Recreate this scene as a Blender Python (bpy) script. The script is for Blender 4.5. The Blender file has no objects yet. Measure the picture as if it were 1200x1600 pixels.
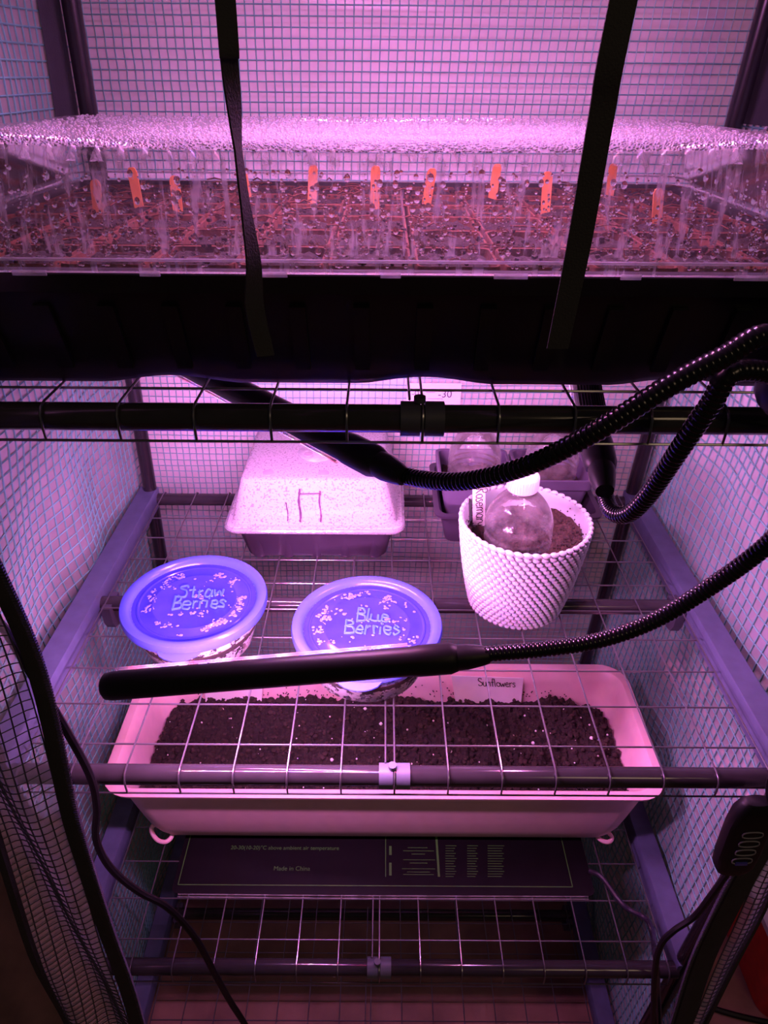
import bpy, bmesh, math, random
from mathutils import Vector, Matrix, noise

# ------------------------------------------------------------------ camera, world, light, exposure
SC = bpy.context.scene
COL = SC.collection
CAM = Vector((-0.0127, -0.4058, 1.3609))
YAW, PITCH, ROLL, FPX = 0.0022, 0.5672, 0.0081, 1072.58
_f = Vector((math.sin(YAW) * math.cos(PITCH), math.cos(YAW) * math.cos(PITCH), -math.sin(PITCH)))
_r = Vector((math.cos(YAW), -math.sin(YAW), 0))
_u = _r.cross(_f)
RIGHT = _r * math.cos(ROLL) + _u * math.sin(ROLL)
UP = -_r * math.sin(ROLL) + _u * math.cos(ROLL)
FWD = _f
cam_data = bpy.data.cameras.new('camera')
cam = bpy.data.objects.new('camera', cam_data)
COL.objects.link(cam)
cam.matrix_world = Matrix(((RIGHT.x, UP.x, -FWD.x, CAM.x), (RIGHT.y, UP.y, -FWD.y, CAM.y),
                           (RIGHT.z, UP.z, -FWD.z, CAM.z), (0, 0, 0, 1)))
cam_data.sensor_fit = 'VERTICAL'
cam_data.sensor_height = 36.0
cam_data.lens = FPX * 36.0 / 1600.0
cam_data.clip_start = 0.01
SC.camera = cam

world = bpy.data.worlds.new('world')
SC.world = world
world.use_nodes = True
world.node_tree.nodes['Background'].inputs[0].default_value = (1.0, 0.85, 0.8, 1)
world.node_tree.nodes['Background'].inputs[1].default_value = 0.010

ld = bpy.data.lights.new('room_lamp', 'AREA')          # dim warm lamp on the room's ceiling
ld.energy = 1.5
ld.color = (1.0, 0.68, 0.42)
ld.size = 0.5
room_lamp = bpy.data.objects.new('room_lamp', ld)
COL.objects.link(room_lamp)
room_lamp.location = (0.9, -1.5, 2.35)
room_lamp.rotation_euler = (math.radians(35), math.radians(15), 0)

SC.view_settings.view_transform = 'Standard'
SC.view_settings.look = 'None'
SC.view_settings.exposure = 1.0
SC.view_settings.gamma = 1.0
SC.view_settings.use_curve_mapping = False
SC.cycles.transparent_max_bounces = 24
LED_POWER = 1.0
PI = math.pi
rnd = random.Random(7)


# ------------------------------------------------------------------ pixel helpers (direction only; depth from what is touched)
def ray(px, py):
    return RIGHT * ((px - 600) / FPX) + UP * ((800 - py) / FPX) + FWD


def at_z(px, py, z):
    d = ray(px, py)
    return CAM + d * ((z - CAM.z) / d.z)


def at_y(px, py, y):
    d = ray(px, py)
    return CAM + d * ((y - CAM.y) / d.y)


def lean(z):
    return 0.0365 * (z - 0.8152)      # the flimsy frame leans a little to the right


# ------------------------------------------------------------------ materials
MATS = {}


class NT:
    def __init__(self, name):
        self.m = bpy.data.materials.new(name)
        self.m.use_nodes = True
        self.t = self.m.node_tree
        self.t.nodes.clear()
        self.out = self.n('ShaderNodeOutputMaterial')

    def n(self, kind, **kw):
        nd = self.t.nodes.new(kind)
        for k, v in kw.items():
            setattr(nd, k, v)
        return nd

    def l(self, a, ao, b, bi):
        self.t.links.new(a.outputs[ao], b.inputs[bi])

    def coord(self, scale=(1, 1, 1)):
        tc = self.n('ShaderNodeTexCoord')
        mp = self.n('ShaderNodeMapping')
        mp.inputs['Scale'].default_value = scale
        self.l(tc, 'Object', mp, 'Vector')
        return mp

    def noise(self, scale, detail=4, co=None, rough=0.5):
        nz = self.n('ShaderNodeTexNoise')
        nz.inputs['Scale'].default_value = scale
        nz.inputs['Detail'].default_value = detail
        nz.inputs['Roughness'].default_value = rough
        if co is None:
            co = self.coord()
        self.l(co, 'Vector', nz, 'Vector')
        return nz

    def ramp(self, src, so, stops):
        r = self.n('ShaderNodeValToRGB')
        el = r.color_ramp.elements
        while len(el) < len(stops):
            el.new(0.5)
        for e, (p, c) in zip(el, stops):
            e.position = p
            e.color = (c[0], c[1], c[2], 1) if not isinstance(c, (int, float)) else (c, c, c, 1)
        self.l(src, so, r, 'Fac')
        return r

    def bump(self, src, so, strength, dist=0.001):
        b = self.n('ShaderNodeBump')
        b.inputs['Strength'].default_value = strength
        b.inputs['Distance'].default_value = dist
        self.l(src, so, b, 'Height')
        return b


def solid(name, col, rough=0.5, metal=0.0, var=0.12, nscale=60, bump=0.0, bscale=300, spec=0.5, trans=0.0, coat=0.0):
    if name in MATS:
        return MATS[name]
    k = NT(name)
    p = k.n('ShaderNodeBsdfPrincipled')
    nz = k.noise(nscale)
    lo = [c * (1 - var) for c in col]
    hi = [min(1, c * (1 + var)) for c in col]
    rp = k.ramp(nz, 'Fac', [(0.3, lo), (0.7, hi)])
    k.l(rp, 'Color', p, 'Base Color')
    p.inputs['Roughness'].default_value = rough
    p.inputs['Metallic'].default_value = metal
    p.inputs['Specular IOR Level'].default_value = spec
    p.inputs['Coat Weight'].default_value = coat
    if bump:
        b = k.bump(k.noise(bscale, 3), 'Fac', bump)
        k.l(b, 'Normal', p, 'Normal')
    if trans:
        tr = k.n('ShaderNodeBsdfTranslucent')
        k.l(rp, 'Color', tr, 'Color')
        mx = k.n('ShaderNodeMixShader')
        mx.inputs[0].default_value = trans
        k.l(p, 0, mx, 1)
        k.l(tr, 0, mx, 2)
        k.l(mx, 0, k.out, 0)
    else:
        k.l(p, 0, k.out, 0)
    MATS[name] = k.m
    return k.m


def clear_plastic(name, tint=(1, 1, 1), haze=(0.05, 0.3), hcol=(0.9, 0.9, 0.9), hscale=(60, 60, 60), hstops=(0.4, 0.65),
                  rough=0.08, edge=0.12, bump=0.0, bscale=200, translucent=0.5):
    """thin clear sheet: see-through, mirror-like at grazing angles, misted over where the noise says so"""
    if name in MATS:
        return MATS[name]
    k = NT(name)
    tp = k.n('ShaderNodeBsdfTransparent')
    tp.inputs[0].default_value = (*tint, 1)
    gl = k.n('ShaderNodeBsdfGlossy')
    gl.inputs['Roughness'].default_value = rough
    gl.inputs[0].default_value = (1, 1, 1, 1)
    lw = k.n('ShaderNodeLayerWeight')
    lw.inputs[0].default_value = edge
    m1 = k.n('ShaderNodeMixShader')
    k.l(lw, 'Fresnel', m1, 0)
    k.l(tp, 0, m1, 1)
    k.l(gl, 0, m1, 2)
    df = k.n('ShaderNodeBsdfDiffuse')
    df.inputs[0].default_value = (*hcol, 1)
    tl = k.n('ShaderNodeBsdfTranslucent')
    tl.inputs[0].default_value = (*hcol, 1)
    m2 = k.n('ShaderNodeMixShader')
    m2.inputs[0].default_value = translucent
    k.l(df, 0, m2, 1)
    k.l(tl, 0, m2, 2)
    nz = k.noise(1.0, 5, k.coord(hscale), 0.6)
    rp = k.ramp(nz, 'Fac', [(hstops[0], haze[0]), (hstops[1], haze[1])])
    m3 = k.n('ShaderNodeMixShader')
    k.l(rp, 'Color', m3, 0)
    k.l(m1, 0, m3, 1)
    k.l(m2, 0, m3, 2)
    if bump:
        b = k.bump(k.noise(bscale, 3), 'Fac', bump)
        k.l(b, 'Normal', gl, 'Normal')
        k.l(b, 'Normal', lw, 'Normal')
    k.l(m3, 0, k.out, 0)
    MATS[name] = k.m
    return k.m


def emit(name, col, s):
    if name in MATS:
        return MATS[name]
    k = NT(name)
    e = k.n('ShaderNodeEmission')
    e.inputs[0].default_value = (*col, 1)
    e.inputs[1].default_value = s
    k.l(e, 0, k.out, 0)
    MATS[name] = k.m
    return k.m


def water(name):
    k = NT(name)
    g = k.n('ShaderNodeBsdfGlass')
    g.inputs['IOR'].default_value = 1.33
    g.inputs['Roughness'].default_value = 0.0
    g.inputs[0].default_value = (1, 1, 1, 1)
    k.l(g, 0, k.out, 0)
    return k.m


M_TUBE = solid('dark_painted_tube', (0.014, 0.013, 0.015), 0.25, 0.0, coat=0.2)
M_TUBE_GREY = solid('grey_painted_tube', (0.038, 0.035, 0.038), 0.14, 0.1)
M_RAIL = solid('blue_grey_rail', (0.085, 0.105, 0.18), 0.45, 0.0)
M_BRACKET = solid('dark_bracket', (0.06, 0.06, 0.085), 0.5)
M_WIRE = solid('coated_wire', (0.22, 0.22, 0.23), 0.28, 0.8)
M_CLIP = solid('grey_clip', (0.13, 0.15, 0.19), 0.4)
M_BLACK = solid('black_plastic', (0.007, 0.007, 0.008), 0.45, spec=0.3)
M_BLACK_MATT = solid('black_webbing', (0.030, 0.030, 0.031), 0.8, bump=0.6, bscale=900)
M_SEAM = solid('dark_seam_tape', (0.028, 0.031, 0.037), 0.7, bump=0.4, bscale=600)
M_NECK = solid('braided_black_neck', (0.010, 0.010, 0.012), 0.22, 0.4)
M_THREAD = solid('green_thread', (0.13, 0.33, 0.32), 0.4)
M_TRAY = solid('black_seed_tray', (0.006, 0.006, 0.007), 0.32)
M_SOIL = solid('dark_soil', (0.021, 0.012, 0.009), 0.95, var=0.6, nscale=350, bump=1.0, bscale=700)
M_CRUMB = solid('soil_crumb', (0.030, 0.017, 0.012), 0.95, var=0.5)
M_PERLITE = solid('perlite', (0.75, 0.72, 0.68), 0.8)
M_PEAT = solid('peat_fibre', (0.12, 0.040, 0.020), 0.95, var=0.4, nscale=200, bump=0.6)
M_ORANGE = solid('orange_stick', (0.80, 0.30, 0.10), 0.7, var=0.15)
M_PLANTER = solid('pale_pink_planter', (0.84, 0.55, 0.58), 0.38, var=0.04)
M_WHITE_POT = solid('white_woven_plastic', (0.46, 0.50, 0.52), 0.42, var=0.03)
M_WHITE = solid('white_plastic', (0.58, 0.58, 0.58), 0.4, var=0.03)
M_PURPLE_POT = solid('purple_brown_pot', (0.095, 0.075, 0.125), 0.4, var=0.1)
M_PURPLE_TRAY = solid('dark_purple_tray', (0.036, 0.026, 0.044), 0.35, var=0.1)
M_LID = solid('blue_lid', (0.035, 0.038, 0.40), 0.16, var=0.10, trans=0.15)
M_LIDRIM = solid('pale_blue_lid_rim', (0.075, 0.11, 0.62), 0.2, var=0.04, trans=0.25)
M_INK_CYAN = solid('pale_blue_marker', (0.055, 0.13, 0.46), 0.7, spec=0.1)
M_INK = solid('black_marker', (0.02, 0.015, 0.015), 0.6)
M_MAT = solid('black_heat_mat', (0.004, 0.003, 0.004), 0.55, spec=0.12)
M_GREEN_INK = solid('green_print', (0.04, 0.14, 0.02), 0.5)
M_RED = solid('red_plastic', (0.55, 0.02, 0.015), 0.4)
M_FLOOR = solid('brown_floor', (0.25, 0.14, 0.10), 0.55, var=0.3, nscale=14, bump=0.2)
M_WALL = solid('off_white_wall', (0.82, 0.77, 0.76), 0.9, var=0.05, nscale=8)
M_WATER = water('water_drop')
M_CLEAR = clear_plastic('clear_bottle', haze=(0.05, 0.16), hscale=(50, 50, 50), rough=0.06, edge=0.30, bump=1.0, bscale=90)
M_DOME = clear_plastic('misted_dome', haze=(0.09, 0.48), hscale=(150, 150, 7), hstops=(0.50, 0.62), hcol=(0.72, 0.72, 0.75),
                       rough=0.12, edge=0.10, translucent=0.6)
M_DOME_TOP = clear_plastic('beaded_dome_top', haze=(0.08, 0.30), hscale=(200, 200, 200), hcol=(0.85, 0.85, 0.88), rough=0.1, edge=0.3,
                           bump=1.0, bscale=260, translucent=0.5)
M_LIDCLEAR = clear_plastic('misted_propagator_lid', haze=(0.42, 0.92), hscale=(380, 380, 380), hstops=(0.38, 0.47), rough=0.12,
                           edge=0.2, hcol=(0.60, 0.60, 0.62), translucent=0.45)
M_TUB = clear_plastic('misted_tub', haze=(0.06, 0.80), hscale=(130, 130, 130), hstops=(0.43, 0.51), rough=0.08, edge=0.2,
                      translucent=0.4)
M_FILM = clear_plastic('cover_film', haze=(0.30, 0.44), hscale=(6, 6, 6), hcol=(0.86, 0.86, 0.86), rough=0.22, edge=0.25,
                       translucent=0.35, bump=0.5, bscale=18)


# ------------------------------------------------------------------ mesh helpers
class MB:
    def __init__(self):
        self.v, self.f, self.mi = [], [], []

    def add(self, vs, fs, mi=0):
        o = len(self.v)
        self.v += [tuple(p) for p in vs]
        self.f += [tuple(i + o for i in f) for f in fs]
        self.mi += [mi] * len(fs)
        return self

    def box(self, c, s, rot=None, taper=1.0, mi=0):
        vs = []
        for sz in (-1, 1):
            t = 1.0 if sz < 0 else taper
            for sx, sy in ((-1, -1), (1, -1), (1, 1), (-1, 1)):
                p = Vector((sx * s[0] / 2 * t, sy * s[1] / 2 * t, sz * s[2] / 2))
                if rot is not None:
                    p = rot @ p
                vs.append(p + Vector(c))
        return self.add(vs, [(3, 2, 1, 0), (4, 5, 6, 7), (0, 1, 5, 4), (1, 2, 6, 5), (2, 3, 7, 6), (3, 0, 4, 7)], mi)

    def tube(self, pts, r, n=8, caps=True, closed=False, flat=None, mi=0):
        """sweep a ring along pts; r is a number or a list; flat=(a,b) scales the ring on its two axes"""
        pts = [Vector(p) for p in pts]
        m = len(pts)
        rs = r if isinstance(r, (list, tuple)) else [r] * m
        vs = []
        t0 = (pts[1] - pts[0]).normalized()
        nrm = t0.orthogonal().normalized()
        if abs(t0.z) < 0.9:
            nrm = (Vector((0, 0, 1)) - t0 * t0.z).normalized()
        for i in range(m):
            a = pts[(i - 1) % m] if (i > 0 or closed) else pts[0]
            b = pts[(i + 1) % m] if (i < m - 1 or closed) else pts[-1]
            t = (b - a)
            t = t.normalized() if t.length > 1e-9 else t0
            nrm = nrm - t * nrm.dot(t)
            nrm = nrm.normalized() if nrm.length > 1e-6 else t.orthogonal().normalized()
            bn = t.cross(nrm)
            fa, fb = flat if flat else (1, 1)
            for j in range(n):
                a_ = 2 * PI * j / n
                vs.append(pts[i] + nrm * (math.sin(a_) * rs[i] * fa) + bn * (math.cos(a_) * rs[i] * fb))
        fs = []
        mm = m if closed else m - 1
        for i in range(mm):
            i2 = (i + 1) % m
            for j in range(n):
                j2 = (j + 1) % n
                fs.append((i * n + j, i2 * n + j, i2 * n + j2, i * n + j2))
        if caps and not closed:
            fs.append(tuple(range(n)))
            fs.append(tuple((m - 1) * n + j for j in reversed(range(n))))
        return self.add(vs, fs, mi)

    def lathe(self, prof, n=40, c=(0, 0, 0), mi=0):
        """prof: list of (r, z), from outside bottom upward"""
        vs, fs = [], []
        c = Vector(c)
        for r, z in prof:
            for j in range(n):
                a = 2 * PI * j / n
                vs.append(c + Vector((r * math.cos(a), r * math.sin(a), z)))
        for i in range(len(prof) - 1):
            for j in range(n):
                j2 = (j + 1) % n
                fs.append((i * n + j, i * n + j2, (i + 1) * n + j2, (i + 1) * n + j))
        return self.add(vs, fs, mi)

    def loft(self, loops, cap0=False, cap1=False, mi=0):
        n = len(loops[0])
        vs = [p for lp in loops for p in lp]
        fs = []
        for i in range(len(loops) - 1):
            for j in range(n):
                j2 = (j + 1) % n
                fs.append((i * n + j, i * n + j2, (i + 1) * n + j2, (i + 1) * n + j))
        if cap0:
            fs.append(tuple(reversed(range(n))))
        if cap1:
            fs.append(tuple((len(loops) - 1) * n + j for j in range(n)))
        return self.add(vs, fs, mi)

    def grid(self, fn, nu, nv, mi=0):
        vs = [fn(i / nu, j / nv) for j in range(nv + 1) for i in range(nu + 1)]
        w = nu + 1
        fs = [(j * w + i, j * w + i + 1, (j + 1) * w + i + 1, (j + 1) * w + i) for j in range(nv) for i in range(nu)]
        return self.add(vs, fs, mi)

    def ellipsoid(self, c, s, rot=None, nu=6, nv=4, mi=0, half=False):
        vs, fs = [], []
        c = Vector(c)
        v0 = 0 if half else -PI / 2
        for j in range(nv + 1):
            th = v0 + (PI / 2 - v0) * j / nv
            for i in range(nu):
                a = 2 * PI * i / nu
                p = Vector((s[0] * math.cos(th) * math.cos(a), s[1] * math.cos(th) * math.sin(a), s[2] * math.sin(th)))
                if rot is not None:
                    p = rot @ p
                vs.append(c + p)
        for j in range(nv):
            for i in range(nu):
                i2 = (i + 1) % nu
                fs.append((j * nu + i, j * nu + i2, (j + 1) * nu + i2, (j + 1) * nu + i))
        if half:
            fs.append(tuple(reversed(range(nu))))
        return self.add(vs, fs, mi)

    def mesh(self, name, mats, smooth=True):
        me = bpy.data.meshes.new(name)
        me.from_pydata(self.v, [], self.f)
        for m in (mats if isinstance(mats, (list, tuple)) else [mats]):
            me.materials.append(m)
        me.polygons.foreach_set('material_index', self.mi)
        me.validate()
        if smooth:
            me.polygons.foreach_set('use_smooth', [True] * len(me.polygons))
            try:
                me.set_sharp_from_angle(angle=math.radians(40))
            except Exception:
                pass
        me.update()
        return me

    def build(self, name, mats, parent=None, smooth=True, local=False):
        return put(name, self.mesh(name, mats, smooth), parent, local)


def put(name, me, parent=None, local=False, loc=(0, 0, 0)):
    o = bpy.data.objects.new(name, me)
    COL.objects.link(o)
    o.location = loc
    if parent is not None:
        o.parent = parent
        if not local:                       # vertices given in world coordinates under a translated, unrotated root
            p, off = parent, Vector((0, 0, 0))
            while p is not None:
                off += p.location
                p = p.parent
            o.location = Vector(loc) - off
    return o


def tag(o, label=None, cat=None, group=None, kind=None):
    if label:
        o['label'] = label
    if cat:
        o['category'] = cat
    if group:
        o['group'] = group
    if kind:
        o['kind'] = kind
    return o


def thing(name, loc, label, cat, group=None, rotz=0):
    o = bpy.data.objects.new(name, None)
    COL.objects.link(o)
    o.location = loc
    o.rotation_euler = (0, 0, rotz)
    o.empty_display_size = 0.02
    return tag(o, label, cat, group)


def copy_tree(o, parent=None):
    c = o.copy()
    COL.objects.link(c)
    c.parent = parent
    for ch in list(o.children):
        copy_tree(ch, c)
    return c


def rrect(x0, x1, y0, y1, z, r, n=5, wob=None):
    pts = []
    for cx, cy, a0 in ((x1 - r, y0 + r, -PI / 2), (x1 - r, y1 - r, 0), (x0 + r, y1 - r, PI / 2), (x0 + r, y0 + r, PI)):
        for i in range(n + 1):
            a = a0 + PI / 2 * i / n
            pts.append(Vector((cx + r * math.cos(a), cy + r * math.sin(a), z)))
    return pts


def rrect_sub(x0, x1, y0, y1, z, r, n=5, side=14):
    """rounded rectangle with extra points along the long sides"""
    base = rrect(x0, x1, y0, y1, z, r, n)
    out = []
    m = len(base)
    for i in range(m):
        a, b = base[i], base[(i + 1) % m]
        out.append(a)
        if (a - b).length > 0.03:
            for k in range(1, side):
                out.append(a.lerp(b, k / side))
    return out


def smooth_path(pts, per=8):
    """Catmull-Rom"""
    P = [Vector(p) for p in pts]
    P = [P[0] * 2 - P[1]] + P + [P[-1] * 2 - P[-2]]
    out = []
    for i in range(1, len(P) - 2):
        a, b, c, d = P[i - 1], P[i], P[i + 1], P[i + 2]
        for k in range(per):
            t = k / per
            out.append(0.5 * ((2 * b) + (c - a) * t + (2 * a - 5 * b + 4 * c - d) * t * t + (3 * b - a - 3 * c + d) * t ** 3))
    out.append(P[-2])
    return out


def on_floor(pts, r):
    return [Vector((p.x, p.y, max(p.z, r))) for p in pts]


def resample(pts, step):
    out = [Vector(pts[0])]
    acc = 0.0
    for a, b in zip(pts[:-1], pts[1:]):
        a, b = Vector(a), Vector(b)
        L = (b - a).length
        while acc + L >= step and L > 1e-9:
            t = (step - acc) / L
            a = a.lerp(b, t)
            out.append(a.copy())
            L = (b - a).length
            acc = 0.0
        acc += L
    out.append(Vector(pts[-1]))
    return out


GLYPH = {
    'S': (.50, [[(.42, .85), (.3, .98), (.1, .92), (.06, .72), (.25, .55), (.4, .35), (.34, .1), (.12, .02), (0, .15)]]),
    't': (.38, [[(.15, .85), (.14, .2), (.22, .02), (.34, .08)], [(0, .6), (.32, .6)]]),
    'r': (.34, [[(.05, .55), (.06, 0)], [(.06, .35), (.18, .54), (.3, .5)]]),
    'a': (.46, [[(.34, .45), (.2, .56), (.04, .4), (.04, .12), (.2, 0), (.32, .15), (.35, .52), (.36, .1), (.42, 0)]]),
    'w': (.52, [[(0, .52), (.1, .02), (.22, .4), (.34, .02), (.46, .52)]]),
    'B': (.50, [[(.05, 0), (.06, .98)], [(.06, .96), (.35, .9), (.36, .62), (.08, .52), (.4, .46), (.42, .1), (.05, .02)]]),
    'e': (.42, [[(.04, .28), (.32, .3), (.28, .5), (.12, .52), (.03, .3), (.08, .05), (.25, 0), (.36, .1)]]),
    'i': (.18, [[(.06, .5), (.07, .02)], [(.06, .70), (.07, .76)]]),
    's': (.36, [[(.28, .46), (.14, .54), (.04, .42), (.22, .26), (.24, .06), (.08, 0), (0, .08)]]),
    'l': (.20, [[(.06, .98), (.05, .1), (.12, 0)]]),
    'u': (.44, [[(.02, .52), (.03, .1), (.16, 0), (.3, .14), (.32, .52), (.33, .06), (.4, 0)]]),
    'n': (.42, [[(.03, .52), (.04, 0)], [(.04, .35), (.18, .54), (.3, .45), (.32, 0)]]),
    'f': (.34, [[(.34, .9), (.2, .98), (.14, .8), (.13, 0)], [(0, .52), (.28, .52)]]),
    'o': (.42, [[(.2, .54), (.04, .4), (.04, .12), (.2, 0), (.36, .14), (.36, .4), (.2, .54)]]),
    'R': (.50, [[(.05, 0), (.06, .98)], [(.06, .96), (.36, .9), (.36, .6), (.08, .5), (.42, .0)]]),
    'm': (.62, [[(.03, .52), (.04, 0)], [(.04, .35), (.16, .54), (.26, .45), (.27, 0)], [(.27, .38), (.4, .54), (.5, .45), (.52, 0)]]),
    'y': (.42, [[(.02, .52), (.06, .22), (.2, .16), (.32, .52)], [(.32, .52), (.28, -.2), (.14, -.34), (.02, -.2)]]),
}


def write(mb, s, to3d, h, r, centre=True, jitter=0.02):
    """hand lettering: strokes laid on a surface by to3d(u, v)"""
    w = sum(GLYPH[c][0] for c in s) * h
    x = -w / 2 if centre else 0
    for c in s:
        adv, strokes = GLYPH[c]
        for st in strokes:
            pts = [to3d(x + (a + rnd.uniform(-jitter, jitter)) * h, (b + rnd.uniform(-jitter, jitter)) * h) for a, b in st]
            if len(pts) > 2:
                pts = smooth_path(pts, 4)
            mb.tube(pts, r, 5)
        x += adv * h


def print_text(name, s, size, to_matrix, mat, parent):
    cu = bpy.data.curves.new(name, 'FONT')
    cu.body = s
    cu.size = size
    ob = bpy.data.objects.new('tmp', cu)
    COL.objects.link(ob)
    dg = bpy.context.evaluated_depsgraph_get()
    me = bpy.data.meshes.new_from_object(ob.evaluated_get(dg))
    bpy.data.objects.remove(ob)
    me.transform(to_matrix)
    me.materials.clear()
    me.materials.append(mat)
    me.name = name
    return put(name, me, parent)


# ------------------------------------------------------------------ setting
fl = MB()
fl.box((0, 0.3, -0.01), (5, 5, 0.02))
tag(fl.build('floor', M_FLOOR, smooth=False), kind='structure')
wl = MB()
wl.box((0, 0.64, 1.25), (5, 0.05, 2.5))
tag(wl.build('wall_back', M_WALL, smooth=False), kind='structure')

# ------------------------------------------------------------------ greenhouse frame
DEPTH = 0.497
Z_SH = {'A': 1.1778, 'B': 0.8152, 'C': 0.4526, 'D': 0.0900}
Y_SH = {'A': 0.010, 'B': 0.0, 'C': -0.004, 'D': -0.002}
PX = 0.371
BAR_R = 0.0095
frame = thing('greenhouse_rack', (0, 0.25, 0), 'dark tubular steel rack of a tiered mini greenhouse with grey side rails', 'rack')
for sx in (-1, 1):
    for y in (0.006, DEPTH + 0.006):
        MB().tube([(sx * PX + lean(0), y, 0.0), (sx * PX + lean(1.58), y, 1.58)], 0.0100, 16).build('post', M_TUBE, frame)
    for y in (0.006, DEPTH + 0.006):
        MB().tube([(sx * PX + lean(1.575), y, 1.575), (0.026, y, 1.74)], 0.009, 12).build('roof_bar', M_TUBE, frame)
MB().tube([(0.026, 0.0, 1.74), (0.026, DEPTH + .012, 1.74)], 0.009, 12).build('ridge_bar', M_TUBE, frame)
for y in (0.006, DEPTH + 0.006):
    MB().tube([(-PX + lean(1.57), y, 1.57), (PX + lean(1.57), y, 1.57)], 0.009, 12).build('top_bar', M_TUBE, frame)
for key, z in Z_SH.items():
    lx, yo = lean(z), Y_SH[key]
    mat = M_TUBE if key == 'A' else M_TUBE_GREY
    for y in (0.006, 0.2484 + 0.004, DEPTH + 0.004):
        o = MB().tube([(-PX + lx + 0.008, y + yo, z - 0.0112), (PX + lx - 0.008, y + yo, z - 0.0112)], BAR_R, 20).build('crossbar', M_TUBE_GREY, frame)
    for sx in (-1, 1):
        # flat side rail: top face and inner face with a small bevel
        x0, x1 = sx * 0.360 + lx, sx * 0.388 + lx
        m = MB()
        prof = [(0, -0.022), (0, 0.0045), (0.05, 0.0065), (0.95, 0.0065), (1, 0.0045), (1, -0.022)]
        la = [Vector((x0 + (x1 - x0) * a, 0.002 + yo, z + b)) for a, b in prof]
        lb = [Vector((x0 + (x1 - x0) * a, DEPTH + 0.012, z + b)) for a, b in prof]
        m.loft([la, lb], True, True)
        m.build('side_rail', M_RAIL, frame)
        # tee bracket where the middle bar meets the rail
        m = MB()
        cx = sx * 0.352 + lx
        prof = [(-0.017, 0.0), (0.017, 0.0), (0.017, -0.022), (0.012, -0.033), (0, -0.037), (-0.012, -0.033), (-0.017, -0.022)]
        la = [Vector((cx - 0.004, 0.252 + yo + a, z - 0.006 + b)) for a, b in prof]
        lb = [Vector((cx + 0.007, 0.252 + yo + a, z - 0.006 + b)) for a, b in prof]
        m.loft([la, lb], True, True)
        m.build('bracket', M_BRACKET, frame)
    # split clip gripping the middle of the front bar
    clip = MB()
    for s in (-1, 1):
        a, b = (0.0015, 0.0145)
        ring = []
        for i in range(17):
            t = PI * 1.30 * i / 16 - PI * 0.15
            ring.append((math.cos(t), math.sin(t)))
        lo = []
        for xx in (a, b):
            lo.append([Vector((s * xx + lx, 0.006 + yo - (BAR_R + 0.0022) * math.cos(t * 2 * PI / 24), z - 0.0112 + (BAR_R + 0.0022) * math.sin(t * 2 * PI / 24))) for t in range(24)])
        clip.loft(lo, True, True)
    clip.tube([(lx - 0.002, 0.006 + yo, z + 0.001), (lx - 0.002, 0.006 + yo, z + 0.0048)], 0.004, 10)
    clip.build('bar_clip', M_CLIP if key != 'A' else M_BRACKET, frame)

# ------------------------------------------------------------------ wire shelves
WR = 0.00095


def long_wire_mesh():
    p = [(0, -0.0052, -0.0235), (0, -0.0056, -0.014), (0, -0.0045, -0.006), (0, -0.001, -0.0015), (0, 0.005, 0.0), (0, 0.05, 0),
         (0, DEPTH, 0), (0, DEPTH + .008, -.001), (0, DEPTH + 0.0145, -0.006), (0, DEPTH + 0.0155, -0.022)]
    return MB().tube(p, WR, 6).mesh('long_wire', M_WIRE)


ME_LONG = long_wire_mesh()
ME_CROSS = MB().tube([(-0.352, 0, 0), (0.352, 0, 0)], WR, 6).mesh('cross_wire', M_WIRE)
ME_HALF = MB().tube([(0, 0.012, 0), (0, 0.26, 0)], WR, 6).mesh('long_wire', M_WIRE)
SHELF_LABEL = {'A': 'topmost wire grid shelf, under the black seed tray',
               'B': 'wire grid shelf holding the blue lidded tubs and the white woven pot',
               'C': 'wire grid shelf under the long pale planter and the black mat',
               'D': 'lowest wire grid shelf, empty, just above the floor'}
for key, z in Z_SH.items():
    root = thing('wire_shelf', (lean(z), Y_SH[key], z), SHELF_LABEL[key], 'shelf', 'wire shelves of the greenhouse')
    for k in range(-7, 8):
        put('long_wire', ME_LONG, root, True, (k * 0.05, 0, 0))
    put('long_wire', ME_HALF, root, True, (-0.0085, 0, 0))
    for i in range(9):
        put('cross_wire', ME_CROSS, root, True, (0, 0.4333 - 0.05 * i, -0.0021))
    put('cross_wire', ME_CROSS, root, True, (0, -0.0052, -0.0235))
    put('cross_wire', ME_CROSS, root, True, (0, DEPTH + 0.0155, -0.022))

# ------------------------------------------------------------------ cover: film with green reinforcing thread
cover = thing('greenhouse_cover', (0, 0.3, 0), 'clear film greenhouse cover reinforced with a green thread grid', 'cover')
ZT = 1.56


def back_pt(u, v):           # u along x, v along z
    z = ZT * v
    x = -0.392 + 0.784 * u
    y = DEPTH + 0.038 + 0.004 * noise.noise(Vector((x * 5, z * 6, 1.3))) + 0.0012 * math.sin(z * 190 + 2 * math.sin(x * 9))
    return Vector((x + lean(z), y, z))


def side_pt(sx):
    def fn(u, v):            # u along y
        z = ZT * v
        y = 0.0 + (DEPTH + 0.038) * u
        w = math.sin(PI * u)
        x = max(0.3925, 0.394 + w * (0.022 * noise.noise(Vector((y * 5.0, z * 4.0, 4.0 * sx))) + 0.008 * noise.noise(Vector((y * 14, z * 9, 7.0 * sx))) + 0.008))
        return Vector((sx * x + lean(z), y, z))
    return fn


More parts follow.
